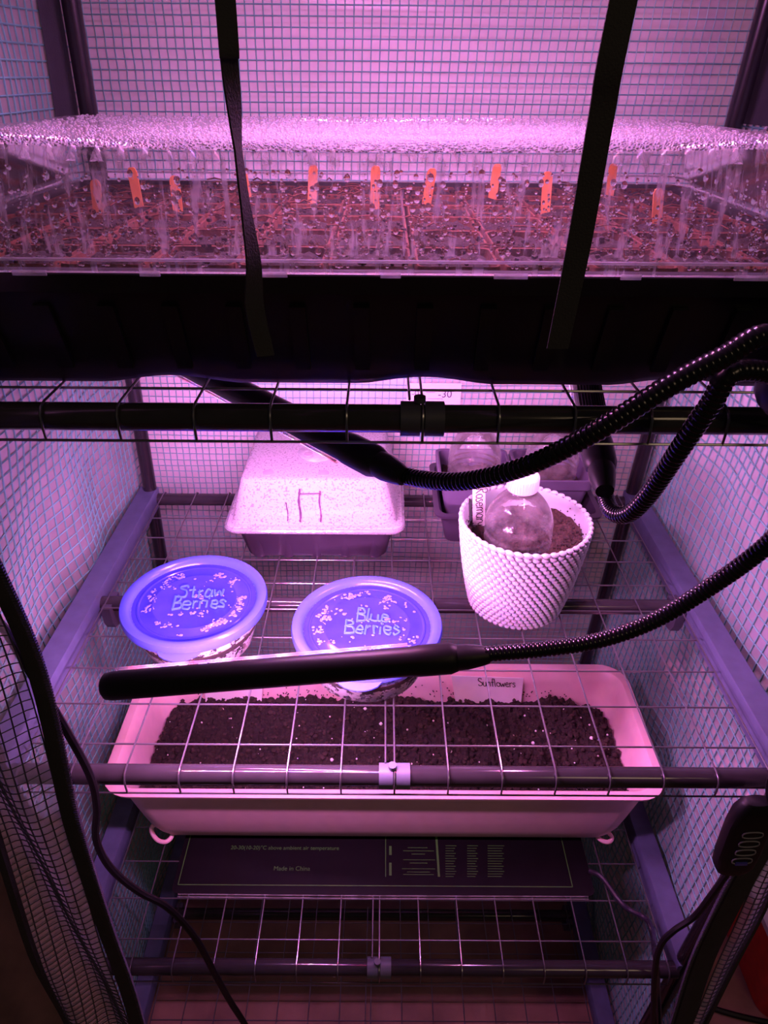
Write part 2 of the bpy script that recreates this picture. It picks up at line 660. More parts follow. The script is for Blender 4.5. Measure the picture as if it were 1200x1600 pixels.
def threads(fn, W, inward, du, dv, r=0.00075, nseg=44, jit=0.0004):
    m = MB()
    nu, nv = int(W / du), int(ZT / dv)
    inw = Vector(inward)
    for i in range(nu + 1):
        u = i / nu
        pts = [fn(u, j / nseg) + inw for j in range(nseg + 1)]
        m.tube(pts, r, 4, caps=False, flat=(1, 1))
    ns2 = max(10, int(W / 0.022))
    for j in range(nv + 1):
        v = j / nv
        pts = [fn(i / ns2, v) + inw for i in range(ns2 + 1)]
        m.tube(pts, r, 4, caps=False)
    return m


p = MB().grid(back_pt, 60, 150).build('back_panel', M_FILM, cover)
tag(threads(back_pt, 0.784, (0, -0.0012, 0), 0.0100, 0.0103, 0.0007, 150).build('thread_grid', M_THREAD, p), kind='stuff')
for sx in (-1, 1):
    fn = side_pt(sx)
    p = MB().grid(fn, 40, 110).build('side_panel', M_FILM, cover)
    tag(threads(fn, DEPTH + 0.024, (-sx * 0.0012, 0, 0), 0.0140, 0.0145, 0.0010, 90).build('thread_grid', M_THREAD, p), kind='stuff')
    # dark seam tape sewn down the rear corner
    m = MB()
    z0 = 1.155 if sx < 0 else 0.95
    def seam(u, v, sx=sx):
        z = 1.315 + 0.25 * v
        q_ = side_pt(sx)(1 - 0.02 - 0.10 * u, z / ZT)
        return q_ + Vector((-sx * 0.0035, 0, 0))
    m.grid(seam, 6, 30)
    m.build('seam_tape', M_SEAM, cover)


# rolled-back front door halves: zip band and a folded strip of film
def flap(edge_px, band_px, out_px, y0, name_parts):
    """each list holds pixel points down one edge; all hang in about the plane y0"""
    def line(pts, yy):
        P = [at_y(a, b, yy) for a, b in pts]
        P.sort(key=lambda p: -p.z)
        return P
    def ev(P, z):
        if z >= P[0].z:
            a, b = P[0], P[1]
        elif z <= P[-1].z:
            a, b = P[-2], P[-1]
        else:
            for a, b in zip(P[:-1], P[1:]):
                if a.z >= z >= b.z:
                    break
        t = (a.z - z) / max(1e-6, a.z - b.z)
        t = max(-1.5, min(1.5, t))
        return a.x + (b.x - a.x) * t
    return line, ev


def make_flap(edge_px, band_px, out_px, yb, sx, ztop):
    def L(pts):
        P = [at_y(a, b, yb) for a, b in pts]
        n = len(P)
        mz = sum(p.z for p in P) / n
        mx = sum(p.x for p in P) / n
        k = sum((p.z - mz) * (p.x - mx) for p in P) / sum((p.z - mz) ** 2 for p in P)
        return lambda z: mx + k * (z - mz)
    fe, fb, fo = L(edge_px), L(band_px), L(out_px)

    def fold(x, z):
        y = yb + 0.010 * math.sin(x * 95 + 3 * z) + 0.008 * noise.noise(Vector((x * 16, z * 5, 2.0)))
        t = max(0.0, min(1.0, (z - 1.36) / 0.21))
        return y * (1 - t) - 0.006 * t
    zb = 0.02

    def cloth(u, v):
        z = zb + (ztop - zb) * v
        x = fb(z) + (fo(z) - fb(z)) * u
        return Vector((x, fold(x, z), z))

    m = MB().grid(cloth, 24, 70)
    c = m.build('door_flap', M_FILM, cover)
    th = MB()
    W = abs(fb(0.5) - fo(0.5))
    nu = max(4, int(W / 0.0085))
    for i in range(nu + 1):
        th.tube([cloth(i / nu, j / 60) + Vector((0, -0.0012, 0)) for j in range(61)], 0.0006, 4, caps=False)
    nv = int((ztop - zb) / 0.0095)
    for j in range(nv + 1):
        th.tube([cloth(i / 12, j / nv) + Vector((0, -0.0012, 0)) for i in range(13)], 0.0006, 4, caps=False)
    tag(th.build('thread_grid', M_BRACKET, c), kind='stuff')
    # zip band: a thick soft tape, with zip teeth along its free edge
    b = MB()
    loops = []
    for j in range(61):
        z = zb + (ztop - zb) * j / 60
        a, d = fe(z), fb(z)
        y = fold(d, z)
        lo = []
        for t, dy in ((0, 0.002), (0.15, -0.003), (0.5, -0.004), (0.9, -0.003), (1.0, 0.0), (0.9, 0.003), (0.5, 0.004), (0.15, 0.004)):
            lo.append(Vector((a + (d - a) * t, y + dy + 0.004 * math.sin(z * 14), z)))
        loops.append(lo)
    b.loft(loops, True, True)
    zp = b.build('zip_band', M_BLACK_MATT, cover)
    t = MB()
    zz = zb
    while zz < ztop:
        t.box((fe(zz), fold(fb(zz), zz) - 0.0015 + 0.004 * math.sin(zz * 14), zz), (0.0036, 0.0028, 0.0014))
        zz += 0.0028
    tag(t.build('zip_teeth', M_BRACKET, zp), kind='stuff')
    # dark binding on the outer edge
    MB().tube([(fo(z_), fold(fo(z_), z_), z_) for z_ in [zb + (ztop - zb) * j / 40 for j in range(41)]], 0.005, 6).build('binding', M_BLACK_MATT, cover)
    return fe, fb, fo


make_flap([(14, 960), (108, 1235), (192, 1440), (228, 1600)], [(-16, 960), (80, 1235), (168, 1440), (205, 1600)],
          [(0, 1330), (55, 1470), (105, 1600)], -0.05, -1, 1.575)
make_flap([(1200, 1198), (1129, 1389), (1073, 1496), (1036, 1597)], [(1200, 1325), (1149, 1415), (1112, 1490), (1075, 1597)],
          [(1200, 1405), (1150, 1505), (1117, 1597)], -0.03, 1, 1.575)

# ------------------------------------------------------------------ hanging straps
def strap(name, pts, width, label):
    m = MB()
    path = smooth_path([p for p, _, _ in pts], 8)
    ws = []
    for i in range(len(pts) - 1):
        for k in range(8):
            t = k / 8
            ws.append((pts[i][1] * (1 - t) + pts[i + 1][1] * t, pts[i][2] * (1 - t) + pts[i + 1][2] * t))
    ws.append(pts[-1][1:])
    loops = []
    for p, (w, ang) in zip(path, ws):
        d = Vector((math.cos(ang), math.sin(ang), 0))
        nrm = Vector((-d.y, d.x, 0))
        h = w / 2
        loops.append([p - d * h - nrm * .0005, p + d * h - nrm * .0005, p + d * h + nrm * .0005, p - d * h + nrm * .0005])
    m.loft(loops, True, True)
    o = m.build(name, M_BLACK_MATT)
    return tag(o, label, 'strap')


YS = -0.055
def up_to_bar(px, py, w, ang):
    p = at_y(px, py, YS)
    return p
pr = [(Vector((0.112, -0.0035, 1.57)), 0.0118, 0.05), (at_y(974, 0, YS), 0.0118, 0.05), (at_y(940, 180, YS), 0.0118, 0.1),
      (at_y(905, 380, YS), 0.0118, 0.0), (at_y(871, 545, YS), 0.0112, 0.0)]
strap('hanging_strap', pr, 0.0145, 'wide flat black webbing strap hanging straight down over the domed seed tray')
pl = [(Vector((-0.085, -0.0035, 1.57)), 0.0100, 0.2), (at_y(352, 0, YS), 0.0085, 0.35), (at_y(358, 90, YS), 0.0085, 0.75),
      (at_y(366, 170, YS), 0.0100, 1.15), (at_y(372, 235, YS), 0.0100, 1.46), (at_y(383, 320, YS), 0.0100, 1.35), (at_y(396, 410, YS), 0.0100, 1.0),
      (at_y(398, 480, YS), 0.0100, 0.55), (at_y(415, 556, YS), 0.0095, 0.3)]
strap('hanging_strap', pl, 0.012, 'narrow twisted black strap with a kinked loose end over the domed seed tray')

# ------------------------------------------------------------------ grow light: clamp, necks, bar heads
def leds(k):
    n_ = '%d' % round(k * 100)
    return [emit('led_red_' + n_, (1.0, 0.03, 0.12), 560 * LED_POWER * k), emit('led_blue_' + n_, (0.14, 0.08, 1.0), 780 * LED_POWER * k),
            emit('led_white_' + n_, (1.0, 0.45, 0.74), 720 * LED_POWER * k)]


clamp_at = Vector((0.2480, -0.010, Z_SH['A'] + 0.034))
M_LENS = clear_plastic('led_lens', haze=(0.25, 0.4), rough=0.1, edge=0.3)
grow = thing('grow_light', clamp_at, 'black clamp-on grow light with long bendy necks and slim bar heads', 'grow light')


def head(tip, base, roll=0.0, power=1.0, ribs=False, lens=(-1, 1)):
    """slim bar from base (neck end) to tip; LEDs on its underside"""
    tip, base = Vector(tip), Vector(base)
    ax = (tip - base).normalized()
    L = (tip - base).length
    side = ax.cross(Vector((0, 0, 1))).normalized()
    dn = ax.cross(side).normalized()
    if dn.z > 0:
        dn = -dn
    side = Matrix.Rotation(roll, 3, ax) @ side
    dn = Matrix.Rotation(roll, 3, ax) @ dn
    m = MB()
    w, hgt = 0.0132, 0.0100
    loops = []
    for s, k in ((0.0, 0.55), (0.004, 0.85), (0.010, 1.0), (0.035, 1.0), (0.042, 0.94), (L - 0.010, 0.94), (L - 0.003, 0.86), (L, 0.6)):
        c = base + ax * s
        lo = []
        for i in range(16):
            a = 2 * PI * i / 16
            y = math.cos(a) * w * k
            z_ = -math.sin(a) * hgt * k * 1.15
            if z_ > hgt * 0.55 * k:
                z_ = hgt * 0.55 * k
            lo.append(c + side * y + dn * z_)
        loops.append(lo)
    m.loft(loops, True, True)
    if ribs:
        for i in range(11):
            t = -0.8 + 1.6 * i / 10
            y = t * w
            zt = -math.sqrt(max(0, 1 - t * t)) * hgt * 1.12
            m.tube([base + ax * 0.045 + side * y + dn * zt, base + ax * (L - 0.012) + side * y + dn * zt], 0.0007, 5)
    h = m.build('light_head', M_BLACK, grow)
    # collar
    c = MB()
    c.tube([base - ax * 0.022, base - ax * 0.016, base - ax * 0.004, base + ax * 0.004], [0.0070, 0.0085, 0.0105, 0.0105], 14)
    c.build('collar', M_BLACK, h)
    # LEDs: two rows of alternating red, blue and white chips
    e = MB()
    n = int((L - 0.065) / 0.0125)
    pat = (0, 2, 1, 0, 2, 1, 2)
    for r_ in range(2):
        for i in range(n):
            c0 = base + ax * (0.05 + 0.0125 * i) + side * (0.0042 * (1 if r_ else -1)) + dn * (hgt * 0.55 + 0.0006)
            a2, b2 = ax * 0.0024, side * 0.0024
            e.add([c0 - a2 - b2, c0 + a2 - b2, c0 + a2 + b2, c0 - a2 + b2], [(0, 1, 2, 3)], pat[(i + 3 * r_) % 7])
    e.build('led_strip', leds(power), h)
    ln = MB()
    z_ = hgt * 0.55 * 0.94
    prof = ((-1.12, -0.0010), (-1.12, 0.0018), (-0.95, 0.0024), (-0.90, 0.0024), (-0.96, 0.0012), (-0.96, -0.0005))
    for sg in lens:
        la = [base + ax * 0.044 + side * (sg * a_ * w * 0.94) + dn * (z_ + b_2) for a_, b_2 in prof]
        lb = [base + ax * (L - 0.010) + side * (sg * a_ * w * 0.94) + dn * (z_ + b_2) for a_, b_2 in prof]
        ln.loft([la, lb], True, True)
    ln.build('lens_edge', M_LENS, h)
    return h


def neck(pts, r=0.0066):
    path = resample(smooth_path(pts, 12), 0.0012)
    rs = [r * (1.0 if i % 3 else 0.90) for i in range(len(path))]
    MB().tube(path, rs, 12).build('gooseneck', M_NECK, grow, smooth=True)


# head above shelf B, across the front
H1_ROLL = -1.05
h1b, h1t = at_y(722, 1027, 0.004), at_y(160, 1073, 0.004)
head(h1t, h1b, roll=H1_ROLL, power=1.45, lens=(-1,))
neck([h1b + Vector((-0.004, 0, 0)), at_y(760, 1022, 0.004), at_y(850, 1014, 0.002), at_y(930, 1002, 0.0), at_y(1010, 975, -0.004), at_y(1090, 930, -0.01),
      at_y(1200, 850, -0.02), at_y(1270, 760, -0.03), at_y(1285, 680, -0.035), clamp_at + Vector((0.01, -0.012, 0.0))])
# head under shelf A, pointing to the back left
h2b = at_z(598, 728, 1.112)
h2t = h2b + (at_z(300, 574, 1.118) - h2b) * 1.12
head(h2t, h2b, power=1.6, roll=-0.6, lens=(1,))
neck([h2b, at_y(640, 745, 0.035), at_y(720, 752, 0.0), at_y(820, 729, -0.026), at_y(930, 675, -0.038), at_y(1050, 600, -0.042),
      at_y(1130, 558, -0.04), at_y(1200, 524, -0.035), clamp_at + Vector((-0.008, -0.012, 0.012))])
# head under shelf A, pointing straight back
h3b, h3t = at_z(940, 738, 1.100), at_z(908, 552, 1.135)
head(h3t, h3b, ribs=True, power=0.95)
neck([h3b, at_y(946, 775, 0.055), at_y(957, 800, 0.03), at_y(982, 803, 0.01), at_y(1012, 775, -0.006), at_y(1060, 705, -0.025),
      at_y(1110, 632, -0.034), at_y(1150, 580, -0.034), clamp_at + Vector((-0.016, -0.012, 0.0))])
# head above the seed tray
head((-0.16, 0.17, 1.545), (0.20, 0.20, 1.540), power=1.7)
neck([(0.205, 0.20, 1.540), (0.27, 0.20, 1.545), (0.325, 0.13, 1.53), (0.34, 0.05, 1.44), (0.345, 0.0, 1.32), clamp_at + Vector((0.004, 0, 0.02))])
# clamp jaw gripping the front bar
m = MB()
c0 = clamp_at
m.ellipsoid(c0 + Vector((-0.010, -0.006, -0.006)), (0.026, 0.020, 0.024), None, 20, 10)
jx = lean(Z_SH['A']) + 0.275          # half way between two long wires
zA, yA = Z_SH['A'], Y_SH['A']
m.tube([c0 + Vector((0.004, -0.006, -0.006)), Vector((jx, -0.008, zA + 0.018)), Vector((jx, -0.006, zA + 0.004))], 0.0085, 10)
m.box((jx, yA - 0.001, zA + 0.0035), (0.030, 0.050, 0.0105))          # upper jaw on the bar
m.box((jx, yA - 0.0185, zA - 0.0150), (0.030, 0.013, 0.048))          # front plate, clear of the shelf lip
m.box((jx, yA - 0.001, zA - 0.0335), (0.030, 0.048, 0.0110))          # lower jaw under the lip wire
m.box((jx, yA + 0.0105, zA - 0.0245), (0.022, 0.0105, 0.0085))        # pad pressed up against the bar
m.build('clamp', M_BLACK, grow)
# cord and switch box
swc = at_y(1161, 1308, -0.058)
cordp = [clamp_at + Vector((0.02, -0.01, -0.02)), at_y(1300, 800, -0.04), at_y(1290, 1000, -0.05), at_y(1240, 1150, -0.06), at_y(1203, 1226, -0.058), swc + Vector((0.018, 0, 0.034))]
MB().tube(smooth_path(cordp, 8), 0.0032, 8).build('cord', M_BLACK, grow)
axd = (at_y(1190, 1240, -0.058) - at_y(1135, 1375, -0.058)).normalized()
sd = axd.cross(Vector((0, 1, 0.0))).normalized()
nn = sd.cross(axd).normalized()
if nn.y > 0:
    nn = -nn
Ls = (at_y(1183, 1258, -0.058) - at_y(1140, 1366, -0.058)).length
m = MB()
loops = []
for t, k in ((-0.5, 0.45), (-0.46, 0.72), (-0.38, 0.92), (-0.2, 1.0), (0.2, 1.0), (0.38, 0.9), (0.47, 0.7), (0.5, 0.5)):
    c = swc + axd * (t * Ls)
    loops.append([c + sd * (math.cos(2 * PI * i / 20) * 0.0185 * k) + nn * (math.copysign(abs(math.sin(2 * PI * i / 20)) ** 0.5, math.sin(2 * PI * i / 20)) * 0.009 * min(1, k + .1)) for i in range(20)])
m.loft(loops, True, True)
sw = m.build('switch_box', M_BLACK, grow)
M_BTN = solid('grey_button_rim', (0.32, 0.30, 0.36), 0.4)
for i in range(4):
    c = swc + axd * (0.023 - 0.0125 * i - 0.006) + nn * 0.0092
    b = MB()
    pts = [c + sd * (math.cos(2 * PI * k / 16) * 0.0085) + axd * (math.copysign(abs(math.sin(2 * PI * k / 16)) ** 0.6, math.sin(2 * PI * k / 16)) * 0.0042) for k in range(16)]
    b.tube(pts, 0.0006, 5, closed=True)
    b.build('button', M_BTN, sw)
b = MB()
c = swc + axd * (-0.024) + nn * 0.0094
b.box(c, (0.010, 0.002, 0.003), Matrix((sd, nn, axd)).transposed())
b.build('indicator', solid('blue_indicator', (0.1, 0.08, 0.55), 0.4), sw)
cordp = [swc - axd * (Ls * 0.48), at_y(1112, 1398, -0.056), at_y(1085, 1432, -0.054), at_y(1052, 1455, -0.058), at_y(1032, 1478, -0.060), at_y(1023, 1520, -0.062), at_y(1020, 1600, -0.064), at_y(1016, 1690, -0.066), Vector((0.325, -0.070, 0.03)), Vector((0.33, -0.10, 0.0035)), Vector((0.42, -0.24, 0.003)), Vector((0.60, -0.40, 0.003))]
MB().tube(on_floor(smooth_path(cordp, 8), 0.0028), 0.0030, 8).build('cord', M_BLACK, grow)

# ------------------------------------------------------------------ noise-shaped soil patch
def soil_patch(x0, x1, y0, y1, z, amp, nx, ny, r=0.0, seed=0.0, name='soil', parent=None, slope=0.0, mat=None):
    def fn(u, v):
        x = x0 + (x1 - x0) * u
        y = y0 + (y1 - y0) * v
        h = amp * (noise.noise(Vector((x * 28, y * 28, seed))) + 0.8 * noise.noise(Vector((x * 90, y * 90, seed + 5))) + 0.55 * noise.noise(Vector((x * 260, y * 260, seed + 9))))
        return Vector((x, y, z + h + slope * (v - 0.5)))
    return MB().grid(fn, nx, ny).build(name, mat or M_SOIL, parent), fn


# ------------------------------------------------------------------ domed seed tray on shelf A
TX0, TX1 = -0.357, 0.313
TY0, TY1 = 0.014, 0.433
TZ0, TZ1 = 1.1786, 1.2612
tray = thing('seed_tray', ((TX0 + TX1) / 2, (TY0 + TY1) / 2, TZ0), 'wide black plastic seed tray of soil filled peat pots on the topmost shelf', 'tray')


def tray_loop(t, z, inset, wav=0.0):
    lp = rrect_sub(TX0 + inset, TX1 - inset, TY0 + inset, TY1 - inset, z, 0.022, 5, 60)
    if wav:
        for p in lp:
            s = p.x / 0.028 if (p.y < TY0 + inset + .002 or p.y > TY1 - inset - .002) else p.y / 0.028
            p.z += wav * max(0.0, math.sin(s * 1.0 + 1.0)) ** 1.3
    return lp


m = MB()
m.loft([tray_loop(0, TZ0 + 0.0045, 0.040), tray_loop(0, TZ0, 0.034, 0.005), tray_loop(0, TZ0 + 0.004, 0.031, 0.005), tray_loop(0, TZ0 + 0.02, 0.026),
        tray_loop(0, TZ1 - 0.014, 0.010), tray_loop(0, TZ1 - 0.013, 0.003), tray_loop(0, TZ1 - 0.002, 0.001), tray_loop(0, TZ1, 0.003), tray_loop(0, TZ1, 0.010),
        tray_loop(0, TZ1 - 0.012, 0.013), tray_loop(0, TZ0 + 0.022, 0.029), tray_loop(0, TZ0 + 0.008, 0.036)], True, True)
m.build('tray_body', M_TRAY, tray)
# vertical ribs pressed into the front wall
ME_RIB = MB().box((0, 0, 0), (0.010, 0.003, 0.048), Matrix.Rotation(0.30, 3, 'X')).mesh('rib', M_TRAY, False)
for i in range(15):
    put('rib', ME_RIB, tray, False, (TX0 + 0.05 + i * 0.040, TY0 + 0.0180, TZ0 + 0.037))
# peat pots: rims of brown fibre, each filled with dark soil
NXP, NYP = 11, 6
pw, pd = (TX1 - TX0 - 0.05) / NXP, (TY1 - TY0 - 0.05) / NYP
potm = MB()
a = 0.5 * pw - 0.0012
b_ = 0.5 * pd - 0.0012
lp = lambda ia, z: rrect(-a + ia, a - ia, -b_ + ia, b_ - ia, z, 0.006, 3)
potm.loft([lp(0.006, -0.050), lp(0.0, 0.0), lp(0.0006, 0.0012), lp(0.0020, 0.0008), lp(0.004, -0.012)], True, False)
ME_PP = potm.mesh('peat_pot', M_PEAT)
def cell_soil(seed):
    def fn(u, v):
        x, y = (-a + .003) + 2 * (a - .003) * u, (-b_ + .003) + 2 * (b_ - .003) * v
        e = 1 - max(abs(2 * u - 1), abs(2 * v - 1)) ** 4
        h = 0.004 * noise.noise(Vector((x * 90, y * 90, seed))) + 0.003 * noise.noise(Vector((x * 260, y * 260, seed)))
        return Vector((x, y, -0.006 + 0.005 * e + h))
    return MB().grid(fn, 14, 14).mesh('soil', M_SOIL)
CS = [cell_soil(s * 3.1) for s in range(5)]
PZ = TZ1 - 0.003
rowz = PZ
for iy in range(NYP):
    for ix in range(NXP):
        c = (TX0 + 0.025 + pw * (ix + 0.5), TY0 + 0.025 + pd * (iy + 0.5), rowz)
        o = put('peat_pot', ME_PP, tray, False, c)
        put('soil', CS[(ix * 3 + iy * 7) % 5], o, True)
# loose crumbs and fibres over the pots
cr = MB()
for i in range(900):
    x, y = rnd.uniform(TX0 + .03, TX1 - .03), rnd.uniform(TY0 + .03, TY1 - .03)
    s = rnd.uniform(0.001, 0.003)
    cr.ellipsoid((x, y, rowz + 0.002 + rnd.uniform(-.003, .002)), (s, s * rnd.uniform(.5, 1), s * .7), Matrix.Rotation(rnd.uniform(0, 3), 3, 'Z'), 5, 3)
tag(cr.build('soil_crumbs', M_CRUMB, tray), kind='stuff')
fb = MB()
for i in range(170):
    x, y = rnd.uniform(TX0 + .03, TX1 - .03), rnd.uniform(TY0 + .03, TY1 - .03)
    l_ = rnd.uniform(0.006, 0.022)
    a_ = rnd.gauss(0, 0.35)
    zz = rowz + 0.004 + rnd.uniform(-.001, .004)
    fb.tube([(x, y, zz), (x + l_ * .5 * math.cos(a_), y + l_ * .5 * math.sin(a_), zz + rnd.uniform(0, .003)), (x + l_ * math.cos(a_), y + l_ * math.sin(a_), zz)], 0.0007, 4)
tag(fb.build('peat_fibres', M_PEAT, tray), kind='stuff')
# orange sticks marking the rows
st_px = [(218, 322, 262), (150, 334, 280), (278, 332, 275), (390, 316, 262), (486, 318, 258), (585, 322, 258), (662, 326, 262),
         (766, 308, 256), (852, 330, 268), (972, 305, 256), (1040, 345, 295)]
for i, (px, pyb, pyt) in enumerate(st_px):
    p0 = at_z(px, pyb, rowz)
    gx, gy = (p0.x - TX0 - 0.025) / pw, (p0.y - TY0 - 0.025) / pd
    p0.x = TX0 + 0.025 + pw * (math.floor(gx) + min(0.76, max(0.24, gx - math.floor(gx))))
    p0.y = TY0 + 0.025 + pd * (math.floor(gy) + min(0.84, max(0.16, gy - math.floor(gy))))
    p1 = at_y(px, pyt, p0.y)
    z0 = rowz - 0.012
    h = min(p1.z, 1.309) - z0
    m = MB()
    tl = rnd.uniform(-0.15, 0.15)
    tb = rnd.uniform(-0.10, 0.05)
    w = 0.0042
    lo = []
    for s, k in ((0, 0.3), (0.006, 1), (h - 0.004, 1), (h - 0.001, 0.75), (h, 0.4)):
        c = Vector((p0.x + tl * s, p0.y + tb * s, z0 + s))
        lo.append([c + Vector((-w * k, -.0008, 0)), c + Vector((w * k, -.0008, 0)), c + Vector((w * k, .0008, 0)), c + Vector((-w * k, .0008, 0))])
    m.loft(lo, True, True)
    tag(m.build('marker_stick', M_ORANGE), 'orange wooden marker stick standing in the soil under the misted dome', 'marker stick', 'orange marker sticks in the domed tray')

# the dome
DX0, DX1, DY0, DY1 = TX0 + 0.004, TX1 - 0.004, TY0 + 0.003, TY1 - 0.003
DZ0, DZ1 = 1.2605, 1.3245
dome = thing('propagator_dome', ((DX0 + DX1) / 2, (DY0 + DY1) / 2, DZ0), 'clear dome lid beaded with condensation over the black seed tray', 'dome lid')


def dome_loop(z, inset, sag=0.0, side=40):
    lpp = rrect_sub(DX0 + inset, DX1 - inset, DY0 + inset, DY1 - inset, z, 0.03, 6, side)
    for p in lpp:
        u = (p.x - DX0) / (DX1 - DX0)
        if sag and p.y < (DY0 + DY1) / 2:
            p.z += -sag * math.sin(PI * u) + sag * 0.9
    return lpp


m = MB()
m.loft([dome_loop(DZ0 + 0.0006, 0.001), dome_loop(DZ0 + 0.0004, -0.0050), dome_loop(DZ0 + 0.0012, -0.0055), dome_loop(DZ0 + 0.0065, -0.005), dome_loop(DZ0 + 0.0078, -0.004), dome_loop(DZ0 + 0.0082, 0.002), dome_loop(DZ0 + 0.009, 0.0065), dome_loop(DZ0 + 0.022, 0.0085), dome_loop(DZ0 + 0.042, 0.012),
        dome_loop(DZ1 - 0.008, 0.0145, 0.004), dome_loop(DZ1 - 0.003, 0.017, 0.0055), dome_loop(DZ1 - 0.0006, 0.021, 0.006)])
m.build('dome_wall', M_DOME, dome)
M_RIM = clear_plastic('clear_dome_rim', haze=(0.30, 0.5), rough=0.06, edge=0.4, hcol=(0.85, 0.85, 0.9))
MB().tube(dome_loop(DZ0 + 0.0078, -0.0040), 0.0010, 6, closed=True).build('dome_rim', M_RIM, dome)
for i in range(9):      # moulded tabs along the skirt
    x = DX0 + 0.06 + i * 0.071
    MB().box((x, DY0 - 0.0062, DZ0 + 0.0005), (0.020 if i % 2 else 0.012, 0.0012, 0.003)).build('rim_tab', M_RIM, dome, smooth=False)


def dome_top(u, v):
    x = DX0 + 0.0195 + (DX1 - DX0 - 0.039) * u
    y = DY0 + 0.0195 + (DY1 - DY0 - 0.039) * v
    # round the corners in plan
    sag = 0.006
    f = (1 - min(1, v * 2))
    z = DZ1 - 0.0006 + f * (-sag * math.sin(PI * ((x - DX0) / (DX1 - DX0))) + sag * 0.9) + 0.0018 * noise.noise(Vector((x * 16, y * 16, 3))) * min(1, 8 * v * (1 - v)) * 4 * u * (1 - u)
    z -= 0.004 * math.sin(PI * u) * math.sin(PI * v)
    cx, cy = min(u, 1 - u) * (DX1 - DX0), min(v, 1 - v) * (DY1 - DY0)
    if cx < 0.02 and cy < 0.02:
        d = math.hypot(0.02 - cx, 0.02 - cy)
        if d > 0.02:
            k = 0.02 / d
            sx_, sy_ = (1 if u < .5 else -1), (1 if v < .5 else -1)
            x += sx_ * ((0.02 - cx) - (0.02 - cx) * k)
            y += sy_ * ((0.02 - cy) - (0.02 - cy) * k)
    return Vector((x, y, z))


MB().grid(dome_top, 60, 44).build('dome_top', M_DOME_TOP, dome)
# moulded ribs along the front shoulder
rb = MB()
nr = 46
for i in range(nr):
    x = DX0 + 0.02 + (DX1 - DX0 - 0.04) * (i + 0.5) / nr
    u = (x - DX0) / (DX1 - DX0)
    zz = DZ1 - 0.0035 - 0.006 * math.sin(PI * u) + 0.0054
    rb.add([(x - .0042, DY0 + 0.0145, zz - .004), (x + .0042, DY0 + 0.0145, zz - .004), (x, DY0 + 0.012, zz - .0022), (x, DY0 + 0.0175, zz + .0042), (x - .003, DY0 + .024, zz + .0028), (x + .003, DY0 + .024, zz + .0028)],
           [(0, 2, 3), (2, 1, 3), (0, 3, 4), (3, 1, 5), (3, 5, 4), (0, 1, 2)])
tag(rb.build('shoulder_ribs', M_DOME, dome), kind='stuff')


def dome_front(x, s):
    """point and normal on the front wall; s from 0 at the rim to 1 at the shoulder"""
    z = DZ0 + 0.010 + (DZ1 - 0.010 - DZ0 - 0.010) * s
    ins = 0.0068 + (0.0142 - 0.0068) * s
    u = (x - DX0) / (DX1 - DX0)
    z += s * (-0.004 * math.sin(PI * u) + 0.0036)
    return Vector((x, DY0 + ins, z))


dr = MB()
FR = Matrix.Rotation(PI / 2 - 0.16, 3, 'X')
for i in range(1150):
    x = rnd.uniform(-0.27, 0.25)
    s = rnd.random()
    big = rnd.random() < 0.22
    r_ = rnd.uniform(0.0012, 0.0021) if big else rnd.uniform(0.0004, 0.0011)
    dr.ellipsoid(dome_front(x, s) + Vector((0, -0.0001, 0)), (r_, r_ * rnd.uniform(1.0, 1.45), r_ * 0.75), FR, 8, 3, half=True)
# runs of beads left by drips
for i in range(56):
    x = rnd.uniform(-0.25, 0.24)
    s0 = rnd.uniform(0.2, 0.95)
    s = 0.0
    while s < s0:
        r_ = rnd.uniform(0.0003, 0.0009)
        dr.ellipsoid(dome_front(x + rnd.uniform(-.0007, .0007), s), (r_, r_ * 1.3, r_ * 0.7), FR, 6, 3, half=True)
        s += rnd.uniform(0.02, 0.06)
    r_ = rnd.uniform(0.0013, 0.0022)
    dr.ellipsoid(dome_front(x, max(0.0, rnd.uniform(-0.02, 0.3))), (r_, r_ * 1.5, r_ * 0.9), FR, 10, 4, half=True)
tag(dr.build('water_drops', M_WATER, dome), kind='stuff')
dt = MB()
for i in range(7500):
    u, v = rnd.uniform(0.02, 0.98), rnd.uniform(0.0, 1.0) ** 1.2
    p = dome_top(u, v)
    r_ = rnd.uniform(0.0006, 0.0016)
    dt.ellipsoid(p, (r_, r_, r_ * 0.75), None, 6, 2, half=True)
M_BEAD = solid('condensation_bead', (0.38, 0.38, 0.41), 0.08, var=0.02, spec=0.8, trans=0.3)
tag(dt.build('water_beads', M_BEAD, dome), kind='stuff')
# drops hanging along the rim, and a clear lip under the dome
dl = MB()
for i in range(60):
    x = rnd.uniform(-0.24, 0.235)
    r_ = rnd.uniform(0.0006, 0.0014)
    dl.ellipsoid((x, DY0 - 0.0055, DZ0 + 0.0055), (r_, r_, r_ * 1.1), None, 8, 5)
tag(dl.build('rim_drops', M_WATER, dome), kind='stuff')

# ------------------------------------------------------------------ shelf B things
ZBT = Z_SH['B'] + 0.0009


